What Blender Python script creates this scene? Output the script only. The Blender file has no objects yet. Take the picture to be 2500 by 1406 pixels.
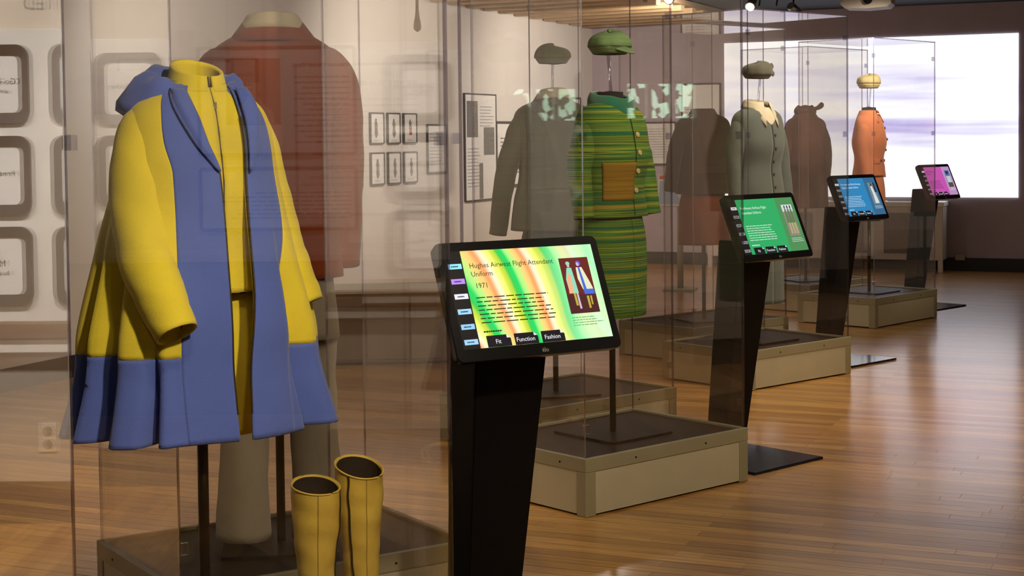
import bpy, bmesh, math, random
from math import sin, cos, pi, radians, exp, sqrt
from mathutils import Vector, Matrix

SC = bpy.context.scene
COL = SC.collection

# ------------------------------------------------------------------ camera
cd = bpy.data.cameras.new('camera')
cam = bpy.data.objects.new('camera', cd)
COL.objects.link(cam)
SC.camera = cam
cd.sensor_fit = 'HORIZONTAL'
cd.sensor_width = 36.0
cd.lens = 3831.1 / 2500 * 36.0
cd.shift_y = -(703 - 490.9) / 2500
cd.clip_start = 0.05
cd.clip_end = 100
PITCH, ROLL = 0.0403, 0.011
cam.matrix_world = (Matrix.Translation((0, 0, 1.5)) @ Matrix.Rotation(pi / 2 - PITCH, 4, 'X')
                    @ Matrix.Rotation(-ROLL, 4, 'Z'))

# ------------------------------------------------------------------ colour, world, lamps
SC.view_settings.view_transform = 'Standard'
SC.view_settings.look = 'None'
SC.view_settings.gamma = 1.0
SC.view_settings.use_curve_mapping = False
SC.view_settings.exposure = 0.0
SC.cycles.max_bounces = 14
SC.cycles.transparent_max_bounces = 64
SC.cycles.glossy_bounces = 5
SC.cycles.diffuse_bounces = 3
SC.cycles.caustics_reflective = False
SC.cycles.caustics_refractive = False
SC.cycles.sample_clamp_indirect = 4.0
SC.cycles.use_denoising = True

W_ = bpy.data.worlds.new('world')
SC.world = W_
W_.use_nodes = True
W_.node_tree.nodes['Background'].inputs[0].default_value = (1.0, 0.86, 0.70, 1)
W_.node_tree.nodes['Background'].inputs[1].default_value = 0.10

WARM = (1.0, 0.85, 0.66)
NEUT = (1.0, 0.94, 0.88)

def look_rot(src, dst):
    return (Vector(dst) - Vector(src)).to_track_quat('-Z', 'Y').to_euler()

def spot(name, src, dst, power, size=60, blend=0.6, color=WARM, radius=0.06):
    l = bpy.data.lights.new(name, 'SPOT')
    l.energy = power
    l.color = color
    l.spot_size = radians(size)
    l.spot_blend = blend
    l.shadow_soft_size = radius
    o = bpy.data.objects.new(name, l)
    o.location = src
    o.rotation_euler = look_rot(src, dst)
    COL.objects.link(o)
    return o

def area(name, src, dst, power, sx, sy, color=WARM):
    l = bpy.data.lights.new(name, 'AREA')
    l.energy = power
    l.color = color
    l.shape = 'RECTANGLE'
    l.size = sx
    l.size_y = sy
    o = bpy.data.objects.new(name, l)
    o.location = src
    o.rotation_euler = look_rot(src, dst)
    COL.objects.link(o)
    return o

E1 = Vector((0.917, -0.398, 0))          # along the far wall and the floor boards
E2 = Vector((0.398, 0.917, 0))           # along the side walls
CEIL = 2.78
#LIGHTS
spot('spotlight_coat', (0.6, 1.9, 2.72), (-0.75, 3.9, 1.2), 225, 62)
spot('spotlight_boots', (-0.2, 2.6, 2.72), (-0.4, 3.9, 0.3), 34, 40)
spot('spotlight_jacket', (0.5, 3.2, 2.72), (-0.75, 4.95, 1.5), 55, 50)
spot('spotlight_green', (1.7, 4.6, 2.72), (0.45, 6.7, 1.3), 105, 55)
spot('spotlight_second', (1.2, 5.7, 2.72), (0.2, 7.8, 1.4), 60, 50)
spot('spotlight_grey', (2.9, 7.8, 2.72), (1.5, 9.7, 1.4), 110, 55)
spot('spotlight_orange', (4.0, 10.6, 2.72), (2.87, 12.6, 1.4), 170, 50)
spot('spotlight_coat_far', (3.2, 11.6, 2.72), (2.5, 13.7, 1.4), 90, 50)
spot('spotlight_panels', (-1.9, 4.4, 2.72), (-3.2, 5.3, 1.35), 210, 105, 0.9, NEUT, 0.1)
spot('spotlight_panels_far', (-1.3, 6.0, 2.72), (-2.7, 6.5, 1.3), 150, 100, 0.9, NEUT, 0.1)
spot('spotlight_boards', (2.7, 1.5, 2.72), (4.1, 0.8, 1.6), 46, 84, 0.9, NEUT, 0.1)
spot('spotlight_boards_far', (3.8, 4.0, 2.72), (5.3, 3.4, 1.6), 52, 90, 0.9, NEUT, 0.1)
spot('spotlight_wall', (-1.3, 9.6, 2.70), (-2.3, 11.6, 1.5), 100, 120, 0.9, NEUT, 0.1)
spot('spotlight_wall_mid', (0.4, 12.4, 2.70), (-0.9, 14.4, 1.6), 215, 120, 0.9, NEUT, 0.1)
spot('spotlight_wall_far', (1.8, 15.2, 2.70), (0.5, 17.6, 1.6), 250, 120, 0.9, NEUT, 0.1)
spot('spotlight_floor_front', (1.6, 3.4, 2.74), (1.2, 5.8, 0.0), 125, 80, 0.7, WARM, 0.12)
spot('spotlight_floor_mid', (3.4, 6.6, 2.74), (2.3, 8.2, 0.0), 85, 95, 0.9, WARM, 0.12)
spot('spotlight_floor_left', (-1.6, 6.2, 2.74), (-1.0, 7.4, 0.0), 78, 90, 0.9, WARM, 0.12)
area('ceiling_fill', (1.5, 2.5, 2.74), (1.5, 2.5, 0), 9, 1.2, 1.2, WARM)  # added area fill for general brightness, no fixture behind it
area('ceiling_fill_far', (2.2, 9.0, 2.74), (2.2, 9.0, 0), 45, 1.2, 1.2, WARM)  # second added area fill, for the far half
def bulb(name, loc, power):  # added point fill, no lamp body
    l = bpy.data.lights.new(name, 'POINT'); l.energy = power; l.color = NEUT; l.shadow_soft_size = 0.08
    o = bpy.data.objects.new(name, l); o.location = loc; COL.objects.link(o)
bulb('fill_point', (-0.4, 11.0, 2.45), 9)  # added point fills that lift the dim soffit and room
bulb('fill_point', (0.9, 14.2, 2.45), 9)
bulb('fill_point', (-0.6, 1.2, 2.45), 9)
#ENDLIGHTS

# ------------------------------------------------------------------ materials
MATS = {}

def nodes_of(m):
    return m.node_tree.nodes, m.node_tree.links

def mat(name, col, rough=0.6, metal=0.0, var=0.06, scale=20.0, bump=0.0, bscale=None, emit=None, estr=0.0, sheen=0.0, coat=0.0, stretch=(1, 1, 1)):
    if name in MATS:
        return MATS[name]
    m = bpy.data.materials.new(name)
    m.use_nodes = True
    N, L = nodes_of(m)
    b = N['Principled BSDF']
    b.inputs['Roughness'].default_value = rough
    b.inputs['Metallic'].default_value = metal
    b.inputs['Coat Weight'].default_value = coat
    if sheen:
        b.inputs['Sheen Weight'].default_value = sheen
        b.inputs['Sheen Roughness'].default_value = 0.5
    tc = N.new('ShaderNodeTexCoord')
    mp = N.new('ShaderNodeMapping')
    mp.inputs['Scale'].default_value = stretch
    L.new(tc.outputs['Object'], mp.inputs[0])
    nz = N.new('ShaderNodeTexNoise')
    nz.inputs['Scale'].default_value = scale
    nz.inputs['Detail'].default_value = 4
    L.new(mp.outputs[0], nz.inputs['Vector'])
    cr = N.new('ShaderNodeValToRGB')
    c0 = [max(0, c * (1 - var)) for c in col]
    c1 = [min(1, c * (1 + var)) for c in col]
    cr.color_ramp.elements[0].color = (*c0, 1)
    cr.color_ramp.elements[0].position = 0.3
    cr.color_ramp.elements[1].color = (*c1, 1)
    cr.color_ramp.elements[1].position = 0.7
    L.new(nz.outputs[0], cr.inputs[0])
    L.new(cr.outputs[0], b.inputs['Base Color'])
    if bump:
        n2 = N.new('ShaderNodeTexNoise')
        n2.inputs['Scale'].default_value = bscale or 300
        n2.inputs['Detail'].default_value = 3
        L.new(mp.outputs[0], n2.inputs['Vector'])
        bp = N.new('ShaderNodeBump')
        bp.inputs['Strength'].default_value = bump
        bp.inputs['Distance'].default_value = 0.004
        L.new(n2.outputs[0], bp.inputs['Height'])
        L.new(bp.outputs[0], b.inputs['Normal'])
    if emit:
        b.inputs['Emission Color'].default_value = (*emit, 1)
        b.inputs['Emission Strength'].default_value = estr
    MATS[name] = m
    return m

def srgb(r, g, b):
    f = lambda c: (c / 255 / 12.92) if c / 255 <= 0.04045 else ((c / 255 + 0.055) / 1.055) ** 2.4
    return (f(r), f(g), f(b))

def emis(name, col, s=1.0):
    """a lit area of a display: emission with a faint raster variation"""
    if name in MATS:
        return MATS[name]
    m = bpy.data.materials.new(name)
    m.use_nodes = True
    N, L = nodes_of(m)
    b = N['Principled BSDF']
    b.inputs['Base Color'].default_value = (0.01, 0.01, 0.01, 1)
    b.inputs['Roughness'].default_value = 0.25
    b.inputs['Emission Color'].default_value = (*col, 1)
    b.inputs['Emission Strength'].default_value = s
    MATS[name] = m
    return m

def glass_mat(name, tint, edge=False):
    m = bpy.data.materials.new(name)
    m.use_nodes = True
    N, L = nodes_of(m)
    N.remove(N['Principled BSDF'])
    out = N['Material Output']
    geo = N.new('ShaderNodeNewGeometry')
    dot = N.new('ShaderNodeVectorMath'); dot.operation = 'DOT_PRODUCT'
    L.new(geo.outputs['Normal'], dot.inputs[0]); L.new(geo.outputs['Incoming'], dot.inputs[1])
    ab = N.new('ShaderNodeMath'); ab.operation = 'ABSOLUTE'; L.new(dot.outputs['Value'], ab.inputs[0])
    om = N.new('ShaderNodeMath'); om.operation = 'SUBTRACT'; om.inputs[0].default_value = 1.0; L.new(ab.outputs[0], om.inputs[1])
    pw = N.new('ShaderNodeMath'); pw.operation = 'POWER'; pw.inputs[1].default_value = 5.0; L.new(om.outputs[0], pw.inputs[0])
    ma = N.new('ShaderNodeMath'); ma.operation = 'MULTIPLY_ADD'; ma.use_clamp = True
    ma.inputs[1].default_value = 0.95; ma.inputs[2].default_value = 0.25 if edge else 0.048
    L.new(pw.outputs[0], ma.inputs[0])
    tr = N.new('ShaderNodeBsdfTransparent'); tr.inputs[0].default_value = (*tint, 1)
    gl = N.new('ShaderNodeBsdfGlossy'); gl.inputs['Roughness'].default_value = 0.15 if edge else 0.0
    gl.inputs['Color'].default_value = (1, 1, 1, 1)
    mx = N.new('ShaderNodeMixShader')
    L.new(ma.outputs[0], mx.inputs[0]); L.new(tr.outputs[0], mx.inputs[1]); L.new(gl.outputs[0], mx.inputs[2])
    L.new(mx.outputs[0], out.inputs['Surface'])
    MATS[name] = m
    return m

GLASS = glass_mat('acrylic_pane', (0.985, 0.978, 0.968))
EDGE = glass_mat('acrylic_edge', (0.42, 0.38, 0.44), True)
CLIP = glass_mat('acrylic_clip', (0.86, 0.86, 0.90))
ROD = glass_mat('acrylic_rod', (0.90, 0.90, 0.95), True)

def wood_floor():
    m = bpy.data.materials.new('oak_boards')
    m.use_nodes = True
    N, L = nodes_of(m)
    b = N['Principled BSDF']
    geo = N.new('ShaderNodeNewGeometry')
    mp = N.new('ShaderNodeMapping'); mp.vector_type = 'TEXTURE'
    mp.inputs['Rotation'].default_value = (0, 0, math.atan2(-0.398, 0.917))
    L.new(geo.outputs['Position'], mp.inputs[0])
    br = N.new('ShaderNodeTexBrick')
    br.inputs['Color1'].default_value = (*srgb(208, 156, 82), 1)
    br.inputs['Color2'].default_value = (*srgb(168, 116, 54), 1)
    br.inputs['Mortar'].default_value = (*srgb(112, 76, 38), 1)
    br.inputs['Scale'].default_value = 1.0
    br.inputs['Mortar Size'].default_value = 0.0012
    br.inputs['Mortar Smooth'].default_value = 0.3
    br.inputs['Brick Width'].default_value = 1.7
    br.inputs['Row Height'].default_value = 0.075
    br.offset = 0.37; br.offset_frequency = 2
    L.new(mp.outputs[0], br.inputs['Vector'])
    mp2 = N.new('ShaderNodeMapping'); mp2.inputs['Scale'].default_value = (1.2, 26, 1)
    L.new(mp.outputs[0], mp2.inputs[0])
    nz = N.new('ShaderNodeTexNoise'); nz.inputs['Scale'].default_value = 3.0; nz.inputs['Detail'].default_value = 6
    nz.inputs['Distortion'].default_value = 0.6
    L.new(mp2.outputs[0], nz.inputs['Vector'])
    cr = N.new('ShaderNodeValToRGB')
    cr.color_ramp.elements[0].position = 0.3; cr.color_ramp.elements[0].color = (0.62, 0.56, 0.50, 1)
    cr.color_ramp.elements[1].position = 0.72; cr.color_ramp.elements[1].color = (1.25, 1.22, 1.15, 1)
    L.new(nz.outputs[0], cr.inputs[0])
    mx = N.new('ShaderNodeMix'); mx.data_type = 'RGBA'; mx.blend_type = 'MULTIPLY'; mx.inputs[0].default_value = 1.0
    L.new(br.outputs['Color'], mx.inputs[6]); L.new(cr.outputs[0], mx.inputs[7])
    # one tone per board object
    oi = N.new('ShaderNodeObjectInfo')
    mr = N.new('ShaderNodeMapRange'); mr.inputs[3].default_value = 0.86; mr.inputs[4].default_value = 1.12
    L.new(oi.outputs['Random'], mr.inputs[0])
    m2 = N.new('ShaderNodeVectorMath'); m2.operation = 'SCALE'
    L.new(mx.outputs[2], m2.inputs[0]); L.new(mr.outputs[0], m2.inputs['Scale'])
    L.new(m2.outputs[0], b.inputs['Base Color'])
    b.inputs['Roughness'].default_value = 0.36
    b.inputs['Coat Weight'].default_value = 0.65
    b.inputs['Coat Roughness'].default_value = 0.17
    bp = N.new('ShaderNodeBump'); bp.inputs['Strength'].default_value = 0.12; bp.inputs['Distance'].default_value = 0.002
    L.new(nz.outputs[0], bp.inputs['Height']); L.new(bp.outputs[0], b.inputs['Normal'])
    return m

M_WOOD = wood_floor()

def stripe_mat():
    """woven horizontal stripes of many greens"""
    m = bpy.data.materials.new('green_stripe_wool')
    m.use_nodes = True
    N, L = nodes_of(m)
    b = N['Principled BSDF']
    b.inputs['Roughness'].default_value = 0.85
    tc = N.new('ShaderNodeTexCoord')
    mp = N.new('ShaderNodeMapping'); mp.inputs['Scale'].default_value = (0.06, 0.06, 12.0)
    L.new(tc.outputs['Object'], mp.inputs[0])
    nz = N.new('ShaderNodeTexNoise'); nz.inputs['Scale'].default_value = 4.6; nz.inputs['Detail'].default_value = 1.5
    nz.inputs['Distortion'].default_value = 0.12
    L.new(mp.outputs[0], nz.inputs['Vector'])
    cr = N.new('ShaderNodeValToRGB')
    el = cr.color_ramp.elements
    cols = [(0.30, srgb(10, 84, 78)), (0.37, srgb(20, 120, 60)), (0.41, srgb(48, 62, 22)), (0.45, srgb(96, 150, 40)), (0.49, srgb(30, 96, 44)),
            (0.53, srgb(150, 176, 44)), (0.57, srgb(62, 72, 22)), (0.61, srgb(120, 160, 40)), (0.65, srgb(186, 140, 40)), (0.70, srgb(60, 130, 52))]
    el[0].position, el[0].color = cols[0][0], (*cols[0][1], 1)
    el[1].position, el[1].color = cols[-1][0], (*cols[-1][1], 1)
    for p, c in cols[1:-1]:
        e = el.new(p); e.color = (*c, 1)
    L.new(nz.outputs[0], cr.inputs[0])
    L.new(cr.outputs[0], b.inputs['Base Color'])
    n2 = N.new('ShaderNodeTexNoise'); n2.inputs['Scale'].default_value = 260
    L.new(tc.outputs['Object'], n2.inputs['Vector'])
    bp = N.new('ShaderNodeBump'); bp.inputs['Strength'].default_value = 0.4; bp.inputs['Distance'].default_value = 0.003
    L.new(n2.outputs[0], bp.inputs['Height']); L.new(bp.outputs[0], b.inputs['Normal'])
    return m

M_STRIPE = stripe_mat()

def fabric(name, r, g, b, **k):
    d = dict(rough=0.88, var=0.06, scale=9, bump=0.35, bscale=420, sheen=0.25)
    d.update(k)
    return mat(name, srgb(r, g, b), **d)

M_YEL = fabric('yellow_wool', 238, 216, 52)
M_BLUE = fabric('blue_wool', 88, 110, 190)
M_RUST = fabric('rust_wool', 156, 66, 6)
M_CREAM = fabric('cream_cotton', 226, 216, 188)
M_GREYW = fabric('grey_trouser_wool', 168, 160, 140)
M_TEAL = fabric('emerald_velvet', 6, 112, 78, sheen=0.8)
M_OLIVE = fabric('olive_grey_wool', 108, 110, 88)
M_GREY = fabric('slate_grey_wool', 98, 106, 100)
M_MAROON = fabric('dark_maroon_wool', 70, 36, 26)
M_BROWN = fabric('brown_rose_wool', 134, 92, 78)
M_ORANGE = fabric('orange_linen', 232, 138, 88)
M_MUST = mat('mustard_reflection_tint', srgb(158, 122, 20), 0.85, var=0.3, scale=6, stretch=(0.3, 0.3, 26), bump=0.3, bscale=300)  # tone of a reflection in the case glass, not a cloth
M_HATG = mat('green_felt', srgb(116, 146, 92), 0.85, var=0.22, scale=5, stretch=(1, 1, 14), bump=0.3, bscale=300)
M_HATO = fabric('moss_felt', 112, 122, 84)
M_HATD = fabric('dark_grey_felt', 92, 92, 78)
M_HATC = fabric('cream_felt', 220, 204, 144)
M_BOOT = mat('yellow_leather', srgb(216, 184, 78), 0.42, var=0.14, scale=14, bump=0.5, bscale=22, coat=0.25)
M_BOOTIN = mat('boot_lining', srgb(40, 28, 12), 0.9, var=0.2)
M_ZIP = mat('zip_metal', srgb(70, 58, 34), 0.45, 0.7, var=0.3, scale=200)
M_FORM = mat('black_jersey', srgb(22, 20, 18), 0.9, var=0.2, bump=0.2)
M_POLE = mat('bronze_pole', srgb(54, 42, 24), 0.35, 0.7, var=0.1)
M_PLATE = mat('dark_steel_plate', srgb(22, 17, 12), 0.5, 0.1, var=0.1)
M_PLINTH = mat('beige_laminate', srgb(178, 170, 140), 0.5, var=0.04, scale=6)
M_RIM = mat('grey_beige_trim', srgb(144, 136, 106), 0.45, var=0.05, scale=8)
M_DECK = mat('dark_brown_deck', srgb(30, 20, 9), 0.5, var=0.25, scale=5)
M_KIOSK = mat('black_powder_coat', srgb(15, 12, 11), 0.5, 0.0, var=0.12, scale=30, bump=0.05)
M_BEZEL = mat('black_bezel', srgb(14, 12, 12), 0.25, var=0.1)
for _m in (M_DECK, M_PLATE, M_KIOSK):
    _m.node_tree.nodes['Principled BSDF'].inputs['Specular IOR Level'].default_value = 0.12
M_MATTE_D = mat('blue_black_base', srgb(38, 42, 66), 0.12, 0.7, var=0.1)
M_WALL = mat('white_wall_paint', srgb(226, 220, 212), 0.75, var=0.02, scale=3, bump=0.05)
M_WALLT = mat('tan_wall_paint', srgb(190, 178, 160), 0.75, var=0.03, scale=3, bump=0.05)
M_WALLF = mat('mauve_grey_wall_paint', srgb(178, 164, 174), 0.8, var=0.05, scale=3, bump=0.08)
M_BASE = mat('black_baseboard', srgb(20, 15, 12), 0.5, var=0.1)
M_CEIL = mat('black_ceiling', srgb(6, 5, 5), 0.9, var=0.1)
M_SLAT = mat('ceiling_slat_wood', srgb(176, 146, 108), 0.6, var=0.15, scale=4, stretch=(1, 8, 8))
M_SOFF = mat('soffit_brown', srgb(140, 114, 84), 0.8, var=0.1)
M_WHITE = mat('white_laminate', srgb(236, 232, 224), 0.45, var=0.02)
M_PAPER = mat('white_paper', srgb(238, 236, 232), 0.7, var=0.02)
M_INK = mat('black_ink', srgb(30, 26, 24), 0.7, var=0.05)
M_GREYINK = mat('grey_print', srgb(120, 118, 116), 0.7, var=0.4, scale=40)
M_PALEINK = mat('pale_grey_print', srgb(178, 176, 176), 0.7, var=0.3, scale=40)
M_REDINK = mat('red_print', srgb(168, 64, 60), 0.7, var=0.2, scale=40)
M_DARKFR = mat('dark_window_frame', srgb(34, 26, 20), 0.35, var=0.1)
M_BRWOOD = mat('brown_wood_shelf', srgb(120, 84, 50), 0.5, var=0.2, scale=5, stretch=(1, 8, 8))
M_BLACKFR = mat('thin_black_frame', srgb(46, 40, 36), 0.5, var=0.1)
M_SKIN = mat('photo_sepia_face', srgb(196, 158, 124), 0.7, var=0.1)
M_SEPIA = mat('photo_dark_brown', srgb(66, 40, 26), 0.7, var=0.3, scale=12)
M_SUIT = mat('photo_pale_suit', srgb(190, 170, 150), 0.7, var=0.1)
M_PEARL = mat('pearl', srgb(240, 226, 200), 0.25, var=0.03, coat=0.5)
M_BTN = mat('cream_button', srgb(216, 196, 140), 0.35, var=0.1)
M_BTNO = mat('brown_button', srgb(150, 78, 48), 0.4, var=0.1)
M_PLAST = mat('outlet_plastic', srgb(222, 214, 196), 0.4, var=0.02)
M_OUTD = mat('outlet_face', srgb(150, 142, 126), 0.45, var=0.05)
M_PROJ = mat('projector_shell', srgb(200, 190, 178), 0.5, var=0.04)
M_METAL = mat('brushed_metal', srgb(190, 186, 180), 0.3, 0.9, var=0.08)
M_RAD = mat('radiator_cover_paint', srgb(206, 196, 186), 0.55, var=0.03)
M_MESHP = mat('perforated_sheet', srgb(118, 96, 76), 0.6, var=0.45, scale=160)
M_FOL = mat('leaves_daylight_glow', srgb(120, 170, 120), 0.8, var=0.6, scale=18, emit=srgb(190, 224, 206), estr=6.0)  # daylight on the leaves is put in as emission

# ------------------------------------------------------------------ helpers
def link(name, me, parent=None, loc=None, rot=None):
    o = bpy.data.objects.new(name, me)
    COL.objects.link(o)
    if parent:
        o.parent = parent
    if loc is not None:
        o.location = loc
    if rot is not None:
        o.rotation_euler = rot
    return o

def thing(name, label, cat, loc=(0, 0, 0), rz=0, group=None):
    o = bpy.data.objects.new(name, None)
    o.empty_display_size = 0.1
    COL.objects.link(o)
    o.location = loc
    o.rotation_euler = (0, 0, rz)
    o['label'] = label
    o['category'] = cat
    if group:
        o['group'] = group
    return o

def tag(o, label, cat, group=None):
    o['label'] = label; o['category'] = cat
    if group: o['group'] = group
    return o

def struct(o):
    o['kind'] = 'structure'
    return o

def pydata(name, vs, fs, m, parent=None, smooth=False, loc=None, rot=None, solid=0, off=0, sub=0, mats=None, fm=None):
    me = bpy.data.meshes.new(name)
    me.from_pydata([tuple(v) for v in vs], [], fs)
    for q in (mats or [m]):
        me.materials.append(q)
    if fm:
        for i, p in enumerate(me.polygons):
            p.material_index = fm[i]
    me.update()
    if smooth:
        for p in me.polygons: p.use_smooth = True
    o = link(name, me, parent, loc, rot)
    if solid:
        md = o.modifiers.new('thick', 'SOLIDIFY'); md.thickness = solid; md.offset = off
    if sub:
        md = o.modifiers.new('sub', 'SUBSURF'); md.levels = sub; md.render_levels = sub
    return o

def bm_box(bm, c, s, rot=None, bev=0):
    M = Matrix.Translation(c) @ (rot or Matrix.Identity(4)) @ Matrix.Diagonal((*s, 1))
    r = bmesh.ops.create_cube(bm, size=1, matrix=M)
    if bev:
        es = set()
        for v in r['verts']:
            for e in v.link_edges: es.add(e)
        bmesh.ops.bevel(bm, geom=list(es), offset=bev, segments=2, affect='EDGES', profile=0.5)
    return r

def from_bm(name, bm, m, parent=None, smooth=False, loc=None, rot=None, mats=None):
    me = bpy.data.meshes.new(name)
    bmesh.ops.recalc_face_normals(bm, faces=bm.faces)
    bm.to_mesh(me); bm.free()
    for q in (mats or [m]): me.materials.append(q)
    if smooth:
        for p in me.polygons: p.use_smooth = True
    return link(name, me, parent, loc, rot)

def box(name, c, s, m, parent=None, bev=0.0, rot=None, loc=None, orot=None):
    bm = bmesh.new()
    bm_box(bm, c, s, rot, bev)
    return from_bm(name, bm, m, parent, loc=loc, rot=orot)

def boxes(name, lst, m, parent=None, bev=0.0):
    bm = bmesh.new()
    for c, s in lst:
        bm_box(bm, c, s, None, bev)
    return from_bm(name, bm, m, parent)

def cyl(name, p0, p1, r0, r1, m, parent=None, seg=20, smooth=True):
    p0, p1 = Vector(p0), Vector(p1)
    d = p1 - p0
    bm = bmesh.new()
    M = Matrix.Translation((p0 + p1) / 2) @ d.to_track_quat('Z', 'Y').to_matrix().to_4x4()
    bmesh.ops.create_cone(bm, cap_ends=True, segments=seg, radius1=r0, radius2=r1, depth=d.length, matrix=M)
    o = from_bm(name, bm, m, parent)
    for p in o.data.polygons:
        p.use_smooth = smooth and len(p.vertices) == 4
    return o

def interp(tab, t):
    """rows (t, a, b, ...) with t decreasing or increasing; smooth interpolation"""
    if tab[0][0] > tab[-1][0]:
        tab = tab[::-1]
    if t <= tab[0][0]: return list(tab[0][1:])
    if t >= tab[-1][0]: return list(tab[-1][1:])
    for i in range(len(tab) - 1):
        if tab[i][0] <= t <= tab[i + 1][0]:
            a, b = tab[i], tab[i + 1]
            p = tab[i - 1] if i > 0 else a
            n = tab[i + 2] if i + 2 < len(tab) else b
            u = (t - a[0]) / (b[0] - a[0])
            out = []
            for k in range(1, len(a)):
                h = b[0] - a[0]
                m0 = (b[k] - p[k]) / (b[0] - p[0]) * h if b[0] != p[0] else 0
                m1 = (n[k] - a[k]) / (n[0] - a[0]) * h if n[0] != a[0] else 0
                u2, u3 = u * u, u * u * u
                out.append((2 * u3 - 3 * u2 + 1) * a[k] + (u3 - 2 * u2 + u) * m0 + (-2 * u3 + 3 * u2) * b[k] + (u3 - u2) * m1)
            return out

def surf(name, f, nu, nv, m, parent=None, closed=False, thick=0.004, off=-1, smooth=True):
    vs, fs = [], []
    cu = nu if closed else nu + 1
    for j in range(nv + 1):
        for i in range(cu):
            vs.append(f(i / nu, j / nv))
    for j in range(nv):
        for i in range(nu):
            a = j * cu + i; b = j * cu + (i + 1) % cu
            fs.append((a, b, b + cu, a + cu))
    return pydata(name, vs, fs, m, parent, smooth, solid=thick, off=off)

def tube(name, path, m, parent=None, seg=20, n=24, thick=0.0, flat=1.0, wr=0.0, seed=0, cap=False):
    """path rows (t,x,y,z,r): a tapered tube through them"""
    rnd = random.Random(seed)
    ph = [rnd.uniform(0, 6.28) for _ in range(6)]
    t0, t1 = path[0][0], path[-1][0]
    P = []
    for j in range(n + 1):
        P.append(interp(path, t0 + (t1 - t0) * j / n))
    vs, fs = [], []
    for j, (x, y, z, r) in enumerate(P):
        a = Vector(P[max(0, j - 1)][:3]); b = Vector(P[min(n, j + 1)][:3])
        T = (b - a).normalized()
        X = Vector((1, 0, 0)) - T * T.x
        if X.length < 0.2: X = Vector((0, 1, 0)) - T * T.y
        X.normalize(); Y = T.cross(X)
        for i in range(seg):
            th = 2 * pi * i / seg
            k = 1 + wr * (sin(3 * th + ph[0] + j * 0.55) * 0.5 + sin(2 * th - j * 0.8 + ph[1]) * 0.35 + sin(5 * th + j * 1.3 + ph[2]) * 0.3)
            vs.append(Vector((x, y, z)) + X * cos(th) * r * k + Y * sin(th) * r * k * flat)
    for j in range(n):
        for i in range(seg):
            a = j * seg + i; b = j * seg + (i + 1) % seg
            fs.append((a, b, b + seg, a + seg))
    if cap:
        fs.append(tuple(range(seg))[::-1]); fs.append(tuple(n * seg + i for i in range(seg)))
    return pydata(name, vs, fs, m, parent, True, solid=thick, off=-1)

def ellip(th, rx, ry, e=2.2):
    s, c = sin(th), -cos(th)
    k = (abs(s) ** e + abs(c) ** e) ** (-1 / e)
    return rx * s * k, ry * c * k

TXT = {}
def text_mesh(body, size, align='LEFT', ext=0.0):
    key = (body, size, align, ext)
    if key in TXT: return TXT[key]
    cu = bpy.data.curves.new('t', 'FONT')
    cu.body = body; cu.size = size; cu.align_x = align; cu.resolution_u = 2; cu.extrude = ext
    o = bpy.data.objects.new('t', cu); COL.objects.link(o)
    dg = bpy.context.evaluated_depsgraph_get()
    me = bpy.data.meshes.new_from_object(o.evaluated_get(dg))
    COL.objects.unlink(o); bpy.data.objects.remove(o)
    me.materials.clear()
    TXT[key] = me
    return me

def text(name, body, size, m, parent, M, align='LEFT', bold=0.0):
    me = text_mesh(body, size, align).copy()
    me.materials.append(m)
    o = link(name, me, parent)
    o.matrix_local = M
    return o

def lines_block(name, x, y, w, n, gap, h, m, parent, M, seed=1, ragged=0.25):
    """printed lines of small text too small to read: thin ink strips"""
    r = random.Random(seed)
    vs, fs = [], []
    for i in range(n):
        yy = y - i * gap
        cx = x
        end = x + w * (1 - r.random() * ragged)
        while cx < end:
            ww = min(w * r.uniform(0.05, 0.16), end - cx)
            k = len(vs)
            vs += [(cx, yy, 0), (cx + ww, yy, 0), (cx + ww, yy + h, 0), (cx, yy + h, 0)]
            fs.append((k, k + 1, k + 2, k + 3))
            cx += ww + w * 0.018
    o = pydata(name, vs, fs, m, parent)
    o.matrix_local = M
    o['kind'] = 'stuff'
    return o

def poly(name, pts, m, parent, M, z=0.0, holes=None):
    o = pydata(name, [(p[0], p[1], z) for p in pts], [tuple(range(len(pts)))], m, parent)
    o.matrix_local = M
    return o

def rrect(w, h, r, n=6):
    pts = []
    for cx, cy, a0 in ((w / 2 - r, h / 2 - r, 0), (-w / 2 + r, h / 2 - r, pi / 2), (-w / 2 + r, -h / 2 + r, pi), (w / 2 - r, -h / 2 + r, 1.5 * pi)):
        for i in range(n + 1):
            a = a0 + pi / 2 * i / n
            pts.append((cx + r * cos(a), cy + r * sin(a)))
    return pts

def ring_frame(name, w, h, r, bw, depth, m, parent, M):
    o1, o2 = rrect(w, h, r), rrect(w - 2 * bw, h - 2 * bw, max(0.004, r - bw * 0.6))
    n = len(o1)
    vs = [(x, y, 0) for x, y in o1] + [(x, y, depth) for x, y in o1] + [(x, y, depth * 0.55) for x, y in o2] + [(x, y, 0) for x, y in o2]
    fs = []
    for i in range(n):
        j = (i + 1) % n
        fs += [(i, j, n + j, n + i), (n + i, n + j, 2 * n + j, 2 * n + i), (2 * n + i, 2 * n + j, 3 * n + j, 3 * n + i)]
    o = pydata(name, vs, fs, m, parent)
    o.matrix_local = M
    return o

def wallM(P, right, z=0.0):
    """frame on a wall: x to the right as one faces it, y up, z out of the wall"""
    R = Vector(right).normalized()
    U = Vector((0, 0, 1))
    Nn = R.cross(U)
    M = Matrix((( R.x, U.x, Nn.x, P[0]), (R.y, U.y, Nn.y, P[1]), (R.z, U.z, Nn.z, z), (0, 0, 0, 1)))
    return M

T = Matrix.Translation

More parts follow.
